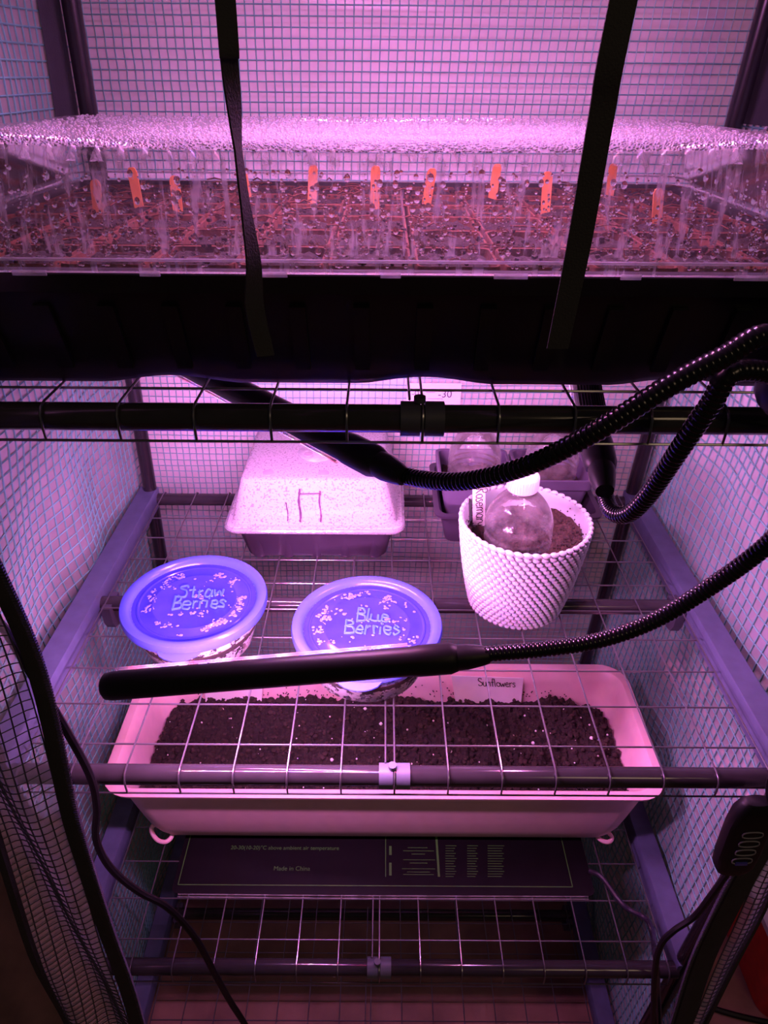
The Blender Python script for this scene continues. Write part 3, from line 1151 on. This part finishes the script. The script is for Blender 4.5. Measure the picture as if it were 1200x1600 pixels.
def tub(c, words, label, ang, seed):
    root = thing('food_tub', (c[0], c[1], ZBT), label, 'tub', 'round blue lidded tubs', ang)
    R, r, H = 0.0745, 0.060, 0.055
    m = MB()
    m.lathe([(0.0, 0.0005), (r - 0.004, 0.0), (r, 0.003), (R - 0.003, H - 0.008), (R, H - 0.006), (R, H)], 56)
    m.build('body', M_TUB, root, local=True)
    s = MB()
    s.lathe([(0.0, 0.002), (r - 0.005, 0.002), (r - 0.002, 0.004), (r + 0.008, 0.030), (r + 0.006, 0.032), (0, 0.033)], 48)
    s.build('soil', M_SOIL, root, local=True)
    l = MB()
    l.lathe([(R + 0.001, H - 0.006), (R + 0.0045, H - 0.006), (R + 0.0052, H - 0.001), (R + 0.004, H + 0.0035), (R + 0.001, H + 0.0048), (R - 0.003, H + 0.0046), (R - 0.006, H + 0.0025), (R - 0.0075, H - 0.0015)], 72)
    # pull tab
    tabv = []
    for i in range(9):
        t = -0.30 + 0.60 * i / 8
        a_ = -PI / 2 + t - 0.06
        tabv.append((a_, 0.010 * math.cos(t / 0.30 * PI / 2) ** 0.6))
    lo1 = [[Vector(((R + 0.003) * math.cos(a_), (R + 0.003) * math.sin(a_), H - 0.0035)), Vector(((R + 0.004 + w) * math.cos(a_), (R + 0.004 + w) * math.sin(a_), H - 0.0035 - 0.15 * w)),
            Vector(((R + 0.004 + w) * math.cos(a_), (R + 0.004 + w) * math.sin(a_), H - 0.005 - 0.15 * w)), Vector(((R + 0.003) * math.cos(a_), (R + 0.003) * math.sin(a_), H - 0.005))] for a_, w in tabv]
    l.loft(lo1, True, True)
    lid = l.build('lid', M_LIDRIM, root, local=True)
    d = MB()
    zt = H - 0.0015
    d.lathe([(R - 0.0075, zt), (R - 0.012, zt - 0.0003), (R - 0.013, zt + 0.0006), (R - 0.0145, zt + 0.0006), (R - 0.0155, zt - 0.0003), (0.047, zt - 0.0003), (0.046, zt + 0.0005), (0.0445, zt + 0.0005), (0.0435, zt - 0.0003), (0.0, zt - 0.0005)], 64)
    d.build('lid_disc', M_LID, lid, local=True)
    t = MB()
    for k, wd in enumerate(words):
        v0 = 0.006 - 0.019 * k
        write(t, wd, lambda uu, vv, v0=v0: Vector((uu * 1.12 + 0.006, vv * 1.05 + v0, zt + 0.0003)), 0.0210, 0.0013, jitter=0.05)
    t.build('lettering', M_INK_CYAN, lid, local=True)
    # condensation caught under the lid: rings and clusters of beads
    b = MB()
    rr = random.Random(seed)
    for i in range(900):
        a_ = rr.uniform(0, 2 * PI)
        q_ = rr.random()
        rad = rr.gauss(0.051, 0.004) if q_ < 0.55 else rr.uniform(0.006, 0.055)
        x, y = rad * math.cos(a_), rad * math.sin(a_)
        if noise.noise(Vector((x * 70, y * 70, seed))) < (0.02 if q_ < .55 else 0.22):
            continue
        if rad > 0.057:
            continue
        s_ = rr.uniform(0.0005, 0.0022)
        b.ellipsoid((x, y, zt + 0.0001), (s_, s_ * rr.uniform(.5, 1.3), 0.0006), Matrix.Rotation(rr.uniform(0, 3), 3, 'Z'), 7, 2, half=True)
    tag(b.build('condensation', solid('pale_condensation', (0.17, 0.18, 0.58), 0.25, var=0.05, trans=0.2), lid, local=True), kind='stuff')
    return root


tub((-0.2195, 0.1800), ('Straw', 'Berries'), 'round clear tub with blue lid lettered Straw Berries, beside the side rail', 0.08, 3)
tub((-0.0285, 0.1420), ('Blue', 'Berries'), 'round clear tub with blue lid lettered Blue Berries, beside the white woven pot', -0.02, 11)


# ---- bottle cloches
def bottle(name, c, R, H, label, tilt=(0, 0), cap=True, group='cut bottle cloches'):
    root = thing(name, c, label, 'bottle', group)
    root.rotation_euler = (tilt[0], tilt[1], 0)
    m = MB()
    prof = [(R * 1.0, 0)]
    for i in range(3):
        z = 0.004 + i * 0.008
        prof += [(R, z), (R - 0.0012, z + 0.0025), (R - 0.0012, z + 0.0040), (R, z + 0.0065)]
    zs = 0.030
    for i in range(1, 15):
        t = i / 14
        k = 0.36 + 0.64 * (1 - t ** 1.9) ** 0.9 if t < 1 else 0.36
        prof.append((R * k, zs + (H - 0.014 - zs) * t))
    prof += [(R * 0.34, H - 0.012), (R * 0.40, H - 0.011), (R * 0.40, H - 0.009), (R * 0.34, H - 0.008), (R * 0.34, H)]
    m.lathe(prof, 36)
    m.build('bottle_wall', M_CLEAR, root, local=True)
    if cap:
        k = MB()
        rc = R * 0.44
        k.lathe([(rc, H - 0.010), (rc, H + 0.006), (rc - 0.0012, H + 0.0075), (rc - 0.004, H + 0.008), (0, H + 0.0082)], 36)
        cp = k.build('cap', M_WHITE, root, local=True)
        g = MB()
        for i in range(36):
            a_ = 2 * PI * i / 36
            g.box((rc * math.cos(a_), rc * math.sin(a_), H - 0.002), (0.0011, 0.0011, 0.014))
        g.build('cap_ridges', M_WHITE, cp, local=True)
    return root


# ---- white woven pot
PC = Vector((0.1500, 0.2505, ZBT))
pot = thing('woven_pot', PC, 'white basket weave plastic plant pot with soil, a bottle and a name tag in it', 'plant pot')
RB, RT, HP = 0.0540, 0.0735, 0.118


def pot_r(z):
    t = z / HP
    return RB + (RT - RB) * (t ** 0.85) + 0.0015 * math.sin(PI * t)


m = MB()
prof = [(0.0, 0.0015), (RB - 0.006, 0.0), (RB - 0.002, 0.0015)] + [(pot_r(z) - 0.0012, z) for z in [HP * i / 14 for i in range(1, 15)]]
prof += [(RT - 0.0035, HP + 0.001)] + [(pot_r(z) - 0.0045, z) for z in [HP * i / 10 for i in range(9, 1, -1)]]
m.lathe(prof, 64)
m.build('pot_wall', M_WHITE_POT, pot, local=True)
wv = MB()
NC, NR = 50, 20
for j in range(NR):
    z = 0.004 + (HP - 0.009) * j / (NR - 1)
    r_ = pot_r(z)
    for i in range(NC):
        a_ = 2 * PI * (i + 0.5 * (j % 2)) / NC
        w = 2 * PI * r_ / NC
        rot = Matrix.Rotation(a_ + PI / 2, 3, 'Z') @ Matrix.Rotation(0.42, 3, 'Y') @ Matrix.Rotation(0.35, 3, 'X')
        wv.ellipsoid((r_ * math.cos(a_), r_ * math.sin(a_), z), (w * 0.54, 0.0029, 0.0031), rot, 7, 4)
tag(wv.build('weave', M_WHITE_POT, pot, local=True), kind='stuff')
rm = MB()
for i in range(48):
    a_ = 2 * PI * i / 48
    rm.ellipsoid(((RT - .0005) * math.cos(a_), (RT - .0005) * math.sin(a_), HP + 0.001), (0.0058, 0.0030, 0.0030), Matrix.Rotation(a_ + PI / 2, 3, 'Z') @ Matrix.Rotation(0.35, 3, 'Y'), 8, 5)
rm.build('rim', M_WHITE_POT, pot, local=True)
SZ = HP - 0.026
sm = MB()
def pot_soil(u, v):
    a_ = 2 * PI * u
    rad = (pot_r(SZ) - 0.0044) * v
    x, y = rad * math.cos(a_), rad * math.sin(a_)
    return Vector((x, y, SZ + 0.006 * noise.noise(Vector((x * 80, y * 80, 3))) + 0.005 * noise.noise(Vector((x * 240, y * 240, 3))) + 0.010 * v ** 3 * max(0.0, math.cos(a_ - 0.3))))
sm.grid(pot_soil, 72, 24)
sm.build('soil', solid('brown_soil', (0.040, 0.021, 0.015), 0.95, var=0.6, nscale=350, bump=1.0, bscale=700), pot, local=True)
cr = MB()
for i in range(420):
    a_ = rnd.uniform(0, 2 * PI)
    v = math.sqrt(rnd.random())
    p = pot_soil(a_ / 2 / PI, v)
    s = rnd.uniform(0.0009, 0.0030)
    cr.ellipsoid(p, (s, s, s * .8), None, 5, 3)
for i in range(150):       # crumbs clinging to the inner wall
    a_ = rnd.gauss(0.3, 0.7) if i % 3 else rnd.gauss(2.6, 0.5)
    z = SZ + abs(rnd.gauss(0.004, 0.008))
    if z > HP - .004:
        continue
    r_ = pot_r(z) - 0.0048
    s = rnd.uniform(0.0004, 0.0011)
    cr.ellipsoid((r_ * math.cos(a_), r_ * math.sin(a_), z), (s, s, s), None, 5, 3)
tag(cr.build('soil_crumbs', M_CRUMB, pot, local=True), kind='stuff')
bottle('bottle_cloche', (PC.x - 0.0075, PC.y - 0.006, ZBT + SZ - 0.004), 0.0385, 0.086, 'cut clear drink bottle with a white cap standing in the white woven pot', tilt=(0.02, -0.03))
# name tag
tg = thing('plant_tag', (PC.x - 0.0465, PC.y + 0.0235, ZBT + SZ - 0.018), 'narrow white plant tag lettered Rosemary in the white woven pot', 'plant tag', 'plant tags')
tg.rotation_euler = (-0.12, -0.06, 0.10)
m = MB()
w = 0.0075
m.loft([[Vector((-w * k, -.0005, z)), Vector((w * k, -.0005, z)), Vector((w * k, .0005, z)), Vector((-w * k, .0005, z))] for z, k in ((0, .2), (0.012, 1), (0.071, 1), (0.073, .8))], True, True)
m.build('blade', M_WHITE, tg, local=True)
t = MB()
write(t, 'Rosemary', lambda uu, vv: Vector((vv - 0.0035, -0.0008, 0.067 - uu)), 0.0140, 0.0005, centre=False)
t.build('lettering', M_INK, tg, local=True)

# ---- mini propagator
px0, px1, py0, py1 = -0.206, 0.006, 0.324, 0.505
prop = thing('mini_propagator', ((px0 + px1) / 2, (py0 + py1) / 2, ZBT), 'small dark propagator with a misted clear vented lid', 'propagator')
L4 = lambda ins, z, r=0.014: rrect_sub(px0 + ins, px1 - ins, py0 + ins, py1 - ins, z, r, 4, 10)
zr = ZBT + 0.056
m = MB()
m.loft([L4(0.016, ZBT), L4(0.013, ZBT + 0.002), L4(0.004, zr - 0.008), L4(-0.001, zr - 0.007), L4(-0.003, zr - 0.001), L4(0.0, zr), L4(0.006, zr - 0.001), L4(0.014, ZBT + 0.004)], True, True)
m.build('base', M_PURPLE_TRAY, prop)
for i in range(5):      # vertical flutes of the cells showing through the wall
    x = px0 + 0.030 + i * 0.038
    MB().tube([(x, py0 + 0.0235, ZBT + 0.001), (x, py0 + 0.0185, zr - 0.012)], [0.012, 0.013], 14).build('cell', M_PURPLE_TRAY, prop)
ps = MB()
def prop_soil(u, v):
    x, y = px0 + 0.012 + (px1 - px0 - 0.024) * u, py0 + 0.012 + (py1 - py0 - 0.024) * v
    return Vector((x, y, zr - 0.008 + 0.004 * noise.noise(Vector((x * 80, y * 80, 3)))))
ps.grid(prop_soil, 40, 30)
ps.build('soil', M_SOIL, prop)
m = MB()
zl = zr + 0.062
m.loft([L4(-0.006, zr - 0.0065), L4(-0.0075, zr - 0.004), L4(-0.0075, zr + 0.001), L4(-0.006, zr + 0.003), L4(-0.0005, zr + 0.004), L4(0.001, zr + 0.008), L4(0.014, zl - 0.004, 0.012), L4(0.017, zl - 0.0008, 0.012), L4(0.021, zl, 0.012)], False, True)
lid = m.build('lid', M_LIDCLEAR, prop)
MB().tube(L4(-0.0072, zr - 0.001), 0.0032, 8, closed=True).build('lid_rim', clear_plastic('clear_rim', haze=(0.25, 0.45), rough=0.05, edge=0.4, hcol=(.7, .7, .75)), lid)
vz = zl + 0.0005
vc = Vector((px0 + 0.106, py0 + 0.085, vz))
m = MB()
m.lathe([(0.026, 0), (0.026, 0.002), (0.024, 0.0032), (0.0, 0.0034)], 40, vc)
vent = m.build('vent', clear_plastic('clear_vent', haze=(0.35, 0.6), rough=0.08, edge=0.3), lid)
for i in range(4):
    a_ = PI / 4 + i * PI / 2
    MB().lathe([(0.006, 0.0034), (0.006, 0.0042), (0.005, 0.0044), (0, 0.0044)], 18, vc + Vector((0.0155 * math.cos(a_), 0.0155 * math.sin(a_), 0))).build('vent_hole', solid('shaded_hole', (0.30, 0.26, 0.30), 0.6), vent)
for dx in (-0.058, 0.012):
    MB().lathe([(0.007, -0.0003), (0.007, 0.0008), (0.005, 0.001), (0, 0.001)], 18, Vector((vc.x + dx, py0 + 0.030, vz))).build('vent_hole', MATS['shaded_hole'], lid)
# seed heads / droplets trails on the front of the lid: clear runs showing the dark inside
rn = MB()
def lid_front(x, s):
    return Vector((x, py0 + 0.001 + 0.0125 * s - 0.0006, zr + 0.008 + (zl - 0.004 - zr - 0.008) * s))
M_RUN = solid('drip_run', (0.10, 0.05, 0.10), 0.1, var=0.3)
for x, s0, s1, w in ((-0.118, 0.0, 0.85, 0.0022), (-0.092, 0.0, 0.80, 0.0016), (-0.134, 0.02, 0.5, 0.0014)):
    pts = [lid_front(x + 0.0009 * math.sin(9 * s), s) for s in [s0 + (s1 - s0) * i / 14 for i in range(15)]]
    rn.tube(pts, [w * rnd.uniform(.7, 1.3) for _ in pts], 6, flat=(0.25, 1))
rn.tube([lid_front(-0.117, 0.72), lid_front(-0.092, 0.74)], 0.0013, 6, flat=(0.3, 1))
rn.build('drip_runs', M_RUN, lid)

# ---- two square pots in a tray
tx0, tx1, ty0, ty1 = 0.060, 0.276, 0.358, 0.500
tr = thing('drip_tray', ((tx0 + tx1) / 2, (ty0 + ty1) / 2, ZBT), 'dark purple drip tray holding two square pots behind the white pot', 'tray')
L5 = lambda ins, z, r=0.012: rrect(tx0 + ins, tx1 - ins, ty0 + ins, ty1 - ins, z, r, 4)
zt5 = ZBT + 0.054
m = MB()
m.loft([L5(0.018, ZBT), L5(0.014, ZBT + 0.002), L5(0.004, zt5 - 0.005), L5(-0.003, zt5 - 0.004), L5(-0.004, zt5), L5(0.003, zt5 + 0.0005), L5(0.006, zt5 - 0.003), L5(0.016, ZBT + 0.004)], True, True)
m.build('tray_body', M_PURPLE_TRAY, tr)


def square_pot(c, label, s=0.100, h=0.088):
    root = thing('square_pot', c, label, 'plant pot', 'square purple pots')
    q_ = lambda hw, z: rrect(-hw, hw, -hw * 0.92, hw * 0.92, z, 0.009, 4)
    a0, a1 = s * 0.34, s * 0.5
    m = MB()
    m.loft([q_(a0 - .003, 0), q_(a0, .002), q_(a1 - .003, h - .016), q_(a1, h - .015), q_(a1 + .001, h - .001), q_(a1 - .001, h), q_(a1 - .0035, h - .001), q_(a0 - .001, 0.004)], True, True)
    m.build('pot_wall', M_PURPLE_POT, root, local=True)
    sz = h - 0.022
    hw = a1 - 0.010
    def fn(u, v):
        x, y = -hw + 2 * hw * u, (-hw + 2 * hw * v) * .92
        return Vector((x, y, sz + 0.003 * noise.noise(Vector((x * 90, y * 90, c[0] * 9))) + 0.002 * noise.noise(Vector((x * 260, y * 260, c[0] * 9)))))
    MB().grid(fn, 30, 30).build('soil', MATS['brown_soil'], root, local=True)
    return root, c[2] + sz


zp = ZBT + 0.0040
p1, s1 = square_pot((0.113, 0.431, zp), 'square purple plant pot with a capped bottle, next to the misted propagator')
p2, s2 = square_pot((0.2185, 0.431, zp), 'square purple plant pot with a bottle, next to the ribbed light head')
bottle('bottle_cloche', (0.114, 0.433, s1 - 0.002), 0.0365, 0.098, 'cut clear bottle in the square pot next to the misted propagator', tilt=(0.02, -0.02))
bottle('bottle_cloche', (0.219, 0.433, s2 - 0.002), 0.0365, 0.098, 'cut clear bottle in the square pot next to the ribbed light head', tilt=(0.0, 0.03))

# ---- thermometer card on the back panel
CARD_Y = 0.5275
ca, cb = at_y(636, 598, CARD_Y), at_y(719, 632, CARD_Y)
tc_ = thing('thermometer_card', ((ca.x + cb.x) / 2, CARD_Y, cb.z), 'white printed thermometer scale card against the back panel behind the bar', 'thermometer')
m = MB()
m.box(((ca.x + cb.x) / 2, CARD_Y, (ca.z + cb.z) / 2), (abs(cb.x - ca.x), 0.0016, abs(ca.z - cb.z)))
m.build('card', M_WHITE, tc_, smooth=False)
RX = Matrix.Rotation(PI / 2, 4, 'X')
pt = at_y(684, 621, CARD_Y - 0.0013)
print_text('lettering', '-30', 0.0155, Matrix.Translation(pt) @ RX, M_BRACKET, tc_)
pt = at_y(643, 619, CARD_Y - 0.0013)
print_text('lettering', '-0', 0.0130, Matrix.Translation(pt) @ RX, M_BRACKET, tc_)
m = MB()
for xa, xb, yy in ((666, 680, 613), (668, 692, 623)):
    A, B = at_y(xa, yy, CARD_Y - 0.0012), at_y(xb, yy, CARD_Y - 0.0012)
    m.box(((A.x + B.x) / 2, CARD_Y - 0.0011, A.z), (B.x - A.x, 0.0004, 0.0007))
m.build('scale_lines', M_BRACKET, tc_, smooth=False)

# ------------------------------------------------------------------ shelf C: heat mat and planter
ZCT = Z_SH['C'] + 0.0009
mat = thing('heat_mat', (-0.01, 0.22, ZCT), 'flat black seedling heat mat with green printing under the long planter', 'heat mat')
mx0, mx1, my0, my1 = -0.287, 0.270, 0.0835, 0.345
m = MB()
m.loft([rrect(mx0, mx1, my0, my1, ZCT, 0.008, 3), rrect(mx0, mx1, my0, my1, ZCT + 0.0012, 0.008, 3), rrect(mx0 + .012, mx1 - .012, my0 + .012, my1 - .012, ZCT + 0.0022, 0.006, 3)], True, True)
m.build('pad', M_MAT, mat)
for yy, zz in ((my0 - 0.001, 0.0012), (my0 - 0.004, 0.0006)):
    MB().tube([(mx0 + 0.01, yy, ZCT + zz), (-0.05, yy - 0.0008, ZCT + zz + .0004), (mx1 - 0.01, yy, ZCT + zz)], 0.0009, 6).build('sealed_edge', clear_plastic('clear_edge', haze=(0.1, 0.25), rough=0.1, edge=0.4), mat)
zm = ZCT + 0.00225
pr_ = MB()
fx0, fx1, fy0, fy1 = -0.2800, 0.2420, 0.0945, 0.330
for A, B in (((fx0, fy0), (fx1, fy0)), ((fx1, fy0), (fx1, fy1)), ((fx1, fy1), (fx0, fy1)), ((fx0, fy1), (fx0, fy0))):
    pr_.box(((A[0] + B[0]) / 2, (A[1] + B[1]) / 2, zm), (max(0.0011, abs(A[0] - B[0])), max(0.0011, abs(A[1] - B[1])), 0.0003))
def mrect(p0, p1):
    a, b = at_z(*p0, zm), at_z(*p1, zm)
    pr_.box(((a.x + b.x) / 2, (a.y + b.y) / 2, zm), (abs(a.x - b.x), abs(a.y - b.y), 0.0003))
for xx in (602, 683):
    mrect((xx, 1302), (xx + 1.2, 1370))
for y0_, y1_ in ((1322, 1336), (1348, 1368)):
    mrect((608, y0_), (612, y1_))
for yy, xa, xb in ((1324, 637, 668), (1329, 630, 678), (1334, 643, 664), (1343, 630, 680), (1348, 640, 668), (1357, 628, 680), (1362, 636, 672), (1366, 630, 678)):
    mrect((xa, yy), (xb, yy + 1.1))
for cx0, wd in ((696, 17), (730, 17), (762, 26)):
    for k in range(13):
        mrect((cx0, 1321 + k * 4), (cx0 + wd - (k * 7 % 5), 1321 + k * 4 + 1.0))
pr_.build('green_print', M_GREEN_INK, mat, smooth=False)
pt = at_z(427, 1360, zm + .0002)
print_text('lettering', 'Made in China', 0.0085, Matrix.Translation(pt), M_GREEN_INK, mat)
pt = at_z(360, 1327, zm + .0002)
print_text('lettering', '20-30(10-20)\u00b0C above ambient air temperature', 0.0078, Matrix.Translation(pt), M_GREEN_INK, mat)

plz0, plz1 = ZCT + 0.0024, 0.600
plant = thing('planter', (-0.012, 0.24, plz0), 'long pale pink trough planter filled with dark soil on a black mat', 'planter')


def pl_loop(t, z, grow_=0.0, rr=0.036, n=7):
    """t 0 at the bottom, 1 at the rim"""
    lx = lean(z)
    xl = -0.330 - 0.030 * t ** 0.8 - grow_
    xr = 0.318 + 0.026 * t ** 0.8 + grow_
    yf = 0.156 - 0.020 * t ** 0.8 - grow_
    yb = 0.325 + 0.022 * t ** 0.8 + grow_
    pts = rrect_sub(xl, xr, yf, yb, z, rr, n, 12)
    for p in pts:       # the trough is a touch wider at the back
        k = (p.y - yf) / (yb - yf) - 0.5
        p.x += (p.x - (xl + xr) / 2) * 0.012 * k
    return pts


Hh = plz1 - plz0
m = MB()
loops = [pl_loop(0, plz0, -0.020, 0.022), pl_loop(0, plz0 + 0.002, -0.009, 0.026), pl_loop(0.02, plz0 + 0.010, -0.003, 0.030), pl_loop(0.10, plz0 + 0.020, -0.001, 0.032)]
for t in (0.25, 0.45, 0.65, 0.85, 0.95):
    loops.append(pl_loop(t, plz0 + Hh * t, 0.0, 0.034))
loops += [pl_loop(1, plz1 - 0.006, 0.004, 0.036), pl_loop(1, plz1 - 0.005, 0.0105, 0.040), pl_loop(1, plz1 - 0.001, 0.0115, 0.040), pl_loop(1, plz1, 0.009, 0.039), pl_loop(1, plz1, 0.0, 0.034), pl_loop(0.97, plz1 - 0.004, -0.003, 0.033)]
for t in (0.8, 0.6, 0.4, 0.2):
    loops.append(pl_loop(t, plz0 + Hh * t, -0.005, 0.032))
m.loft(loops, True, True)
m.build('trough', M_PLANTER, plant)
for px, pxx in ((236, 268), (926, 956)):      # little moulded feet at the front corners
    A, B = at_z(px, 1300, plz0 + 0.008), at_z(pxx, 1310, plz0 + 0.005)
    MB().tube(smooth_path([A + Vector((0.012 if px < 600 else 0.0, .012, .010)), A + Vector((0, .004, .003)), A.lerp(B, .3) + Vector((0, -.006, -.002)), A.lerp(B, .75) + Vector((0, -.007, -.001)), B + Vector((0, .002, .001)), B + Vector((0.0 if px < 600 else -0.012, .014, .008))], 6), 0.003, 8).build('foot', M_PLANTER, plant)
# soil
zs = 0.552
SX0, SX1, SY0, SY1 = -0.338, 0.326, 0.148, 0.331


def pl_soil(u, v):
    x, y = SX0 + (SX1 - SX0) * u, SY0 + (SY1 - SY0) * v
    e = min(u * 14, (1 - u) * 14, 1)
    cx, cy = min(u, 1 - u) * (SX1 - SX0), min(v, 1 - v) * (SY1 - SY0)
    h = 0.009 * noise.noise(Vector((x * 22, y * 22, 1))) + 0.010 * noise.noise(Vector((x * 70, y * 70, 5))) + 0.008 * noise.noise(Vector((x * 190, y * 190, 9)))
    h += 0.012 * noise.noise(Vector((x * 9, y * 9, 2.2)))
    if cx < 0.03 and cy < 0.03:
        d = math.hypot(0.03 - cx, 0.03 - cy)
        m_ = max(0.03 - cx, 0.03 - cy)
        if d > 1e-6:
            k = m_ / d
            x += (1 if u < .5 else -1) * (0.03 - cx) * (1 - k)
            y += (1 if v < .5 else -1) * (0.03 - cy) * (1 - k)
    return Vector((x, y, zs + h - 0.012 * (1 - e)))


MB().grid(pl_soil, 230, 80).build('soil', M_SOIL, plant)
cr, pe = MB(), MB()
for i in range(2600):
    u, v = rnd.random(), rnd.random()
    p = pl_soil(u, v)
    s = rnd.choice((0.0012, 0.002, 0.003, 0.0045)) * rnd.uniform(0.7, 1.2)
    cr.ellipsoid(p + Vector((0, 0, s * .3)), (s, s * rnd.uniform(.6, 1), s * .8), Matrix.Rotation(rnd.uniform(0, 3), 3, 'Z') @ Matrix.Rotation(rnd.uniform(-.6, .6), 3, 'X'), 5, 3)
for i in range(150):       # crumbs stuck on the inner walls
    x = rnd.uniform(SX0 + .04, SX1 - .04)
    cr.ellipsoid((x, 0.3355 + rnd.uniform(-.001, .001), zs + abs(rnd.gauss(0.006, 0.010))), (0.0012, 0.0008, 0.0012), None, 5, 3)
for i in range(120):
    p = pl_soil(rnd.random(), rnd.random())
    s = rnd.uniform(0.0006, 0.0017) if rnd.random() > .06 else 0.0028
    pe.ellipsoid(p + Vector((0, 0, s * .8)), (s, s, s * .85), None, 6, 4)
tag(cr.build('soil_crumbs', M_CRUMB, plant), kind='stuff')
tag(pe.build('perlite', M_PERLITE, plant), kind='stuff')
# tags standing against the back wall
M_TAGCLR = solid('frosted_white_tag', (0.80, 0.74, 0.76), 0.35, var=0.03)


def big_tag(pa, pb, pc, pd_, y, label, word=None):
    A, B, C, D = [at_y(px, py, yy) for (px, py), yy in zip((pa, pb, pc, pd_), (y + .012, y + .012, y, y))]
    root = thing('plant_tag', (A + B + C + D) / 4, label, 'plant tag', 'plant tags')
    m = MB()
    off = Vector((0, 0.0008, 0.0003))
    m.add([A, B, C, D, A + off, B + off, C + off, D + off], [(0, 1, 2, 3), (7, 6, 5, 4), (0, 4, 5, 1), (1, 5, 6, 2), (2, 6, 7, 3), (3, 7, 4, 0)])
    m.build('blade', M_TAGCLR, root, smooth=False)
    if word:
        t = MB()
        ux = (B - A).normalized()
        vy = (A - D).normalized()
        o = A.lerp(B, 0.36) + vy * -0.0165 + Vector((0, -0.0006, 0))
        write(t, word, lambda a_, b__: o + ux * a_ + vy * b__, 0.0145, 0.0006, centre=False)
        t.build('lettering', M_INK, root)


big_tag((705, 1056), (818, 1060), (812, 1120), (716, 1122), 0.322, 'wide white plant tag lettered Sunflowers at the back of the long planter', 'Sunflowers')
big_tag((318, 1050), (412, 1050), (408, 1108), (322, 1110), 0.322, 'blank pale plant tag at the back of the long planter, below the light head')

# ------------------------------------------------------------------ cables and things outside
cp = [Vector((-0.3310, 0.004, 1.53)), Vector((-0.3332, 0.004, 1.47)), Vector((-0.3370, 0.003, 1.38)), Vector((-0.3380, -0.004, 1.30)), Vector((-0.330, -0.011, 1.20)), at_y(-30, 930, -0.013), at_y(12, 990, -0.0125), at_y(55, 1062, -0.0125), at_y(100, 1135, -0.0125), at_y(140, 1210, -0.0125), at_y(151, 1260, -0.0135), at_y(150, 1310, -0.015),
      at_y(172, 1355, -0.0165), at_y(215, 1392, -0.018), at_y(262, 1418, -0.019), at_y(305, 1465, -0.020), at_y(335, 1520, -0.021), at_y(360, 1565, -0.022), at_y(385, 1605, -0.024), at_y(425, 1680, -0.028), Vector((-0.085, -0.045, 0.06)), Vector((-0.07, -0.08, 0.004)), Vector((-0.02, -0.20, 0.0036)), Vector((0.10, -0.35, 0.0036))]
tag(MB().tube(on_floor(smooth_path(cp, 8), 0.0034), 0.0036, 8).build('power_cable', M_BLACK), 'black power cable drooping from the front flap down past the long planter', 'cable')
cp = [Vector((0.2685, 0.116, ZCT + 0.0036)), Vector((0.284, 0.106, ZCT + 0.0040)), Vector((0.302, 0.070, ZCT + 0.0040)), at_z(1013, 1440, ZCT + .0045), at_y(1022, 1484, -0.012) + Vector((0, -0.003, 0)), at_y(1027, 1530, -0.019), at_y(1030, 1600, -0.020), at_y(1030, 1690, -0.022),
      Vector((0.318, -0.024, 0.10)), Vector((0.318, -0.030, 0.03)), Vector((0.312, -0.055, 0.004)), Vector((0.28, -0.18, 0.0034)), Vector((0.22, -0.36, 0.0034))]
tag(MB().tube(on_floor(smooth_path(cp, 8), 0.0032), 0.0034, 8).build('power_cable', solid('shiny_black_cable', (0.02, 0.018, 0.03), 0.18)), 'shiny black power cable running off the heat mat over the shelf edge', 'cable')

rc = at_z(1265, 1545, 0.0)
rb_ = thing('red_bin', (rc.x, rc.y, 0), 'red plastic bin with a white lid on the floor outside the greenhouse', 'bin')
m = MB()
lr = lambda hw, z, r=0.03: [p + Vector((rc.x, rc.y + 0.06, 0)) for p in rrect(-hw, hw, -hw, hw, z, r, 5)]
m.loft([lr(0.105, 0.0), lr(0.110, 0.003), lr(0.125, 0.18), lr(0.130, 0.182), lr(0.130, 0.19), lr(0.120, 0.19), lr(0.105, 0.01)], True, True)
m.build('bin_body', M_RED, rb_)
m = MB()
m.loft([lr(0.133, 0.186), lr(0.134, 0.200), lr(0.128, 0.206), lr(0.09, 0.207)], True, True)
m.build('bin_lid', M_WHITE, rb_)
cp = [at_z(1075, 1540, 0.005), at_z(1105, 1572, 0.005), Vector((rc.x - 0.085, rc.y - 0.0560, 0.005)), Vector((rc.x, rc.y - 0.0560, 0.005)), Vector((rc.x + 0.10, rc.y - 0.060, 0.005)), Vector((rc.x + 0.22, rc.y - 0.05, 0.005))]
tag(MB().tube(on_floor(smooth_path(cp, 8), 0.0048), 0.005, 8).build('floor_cable', M_BLACK), 'thick black cable lying on the floor beside the red bin', 'cable')
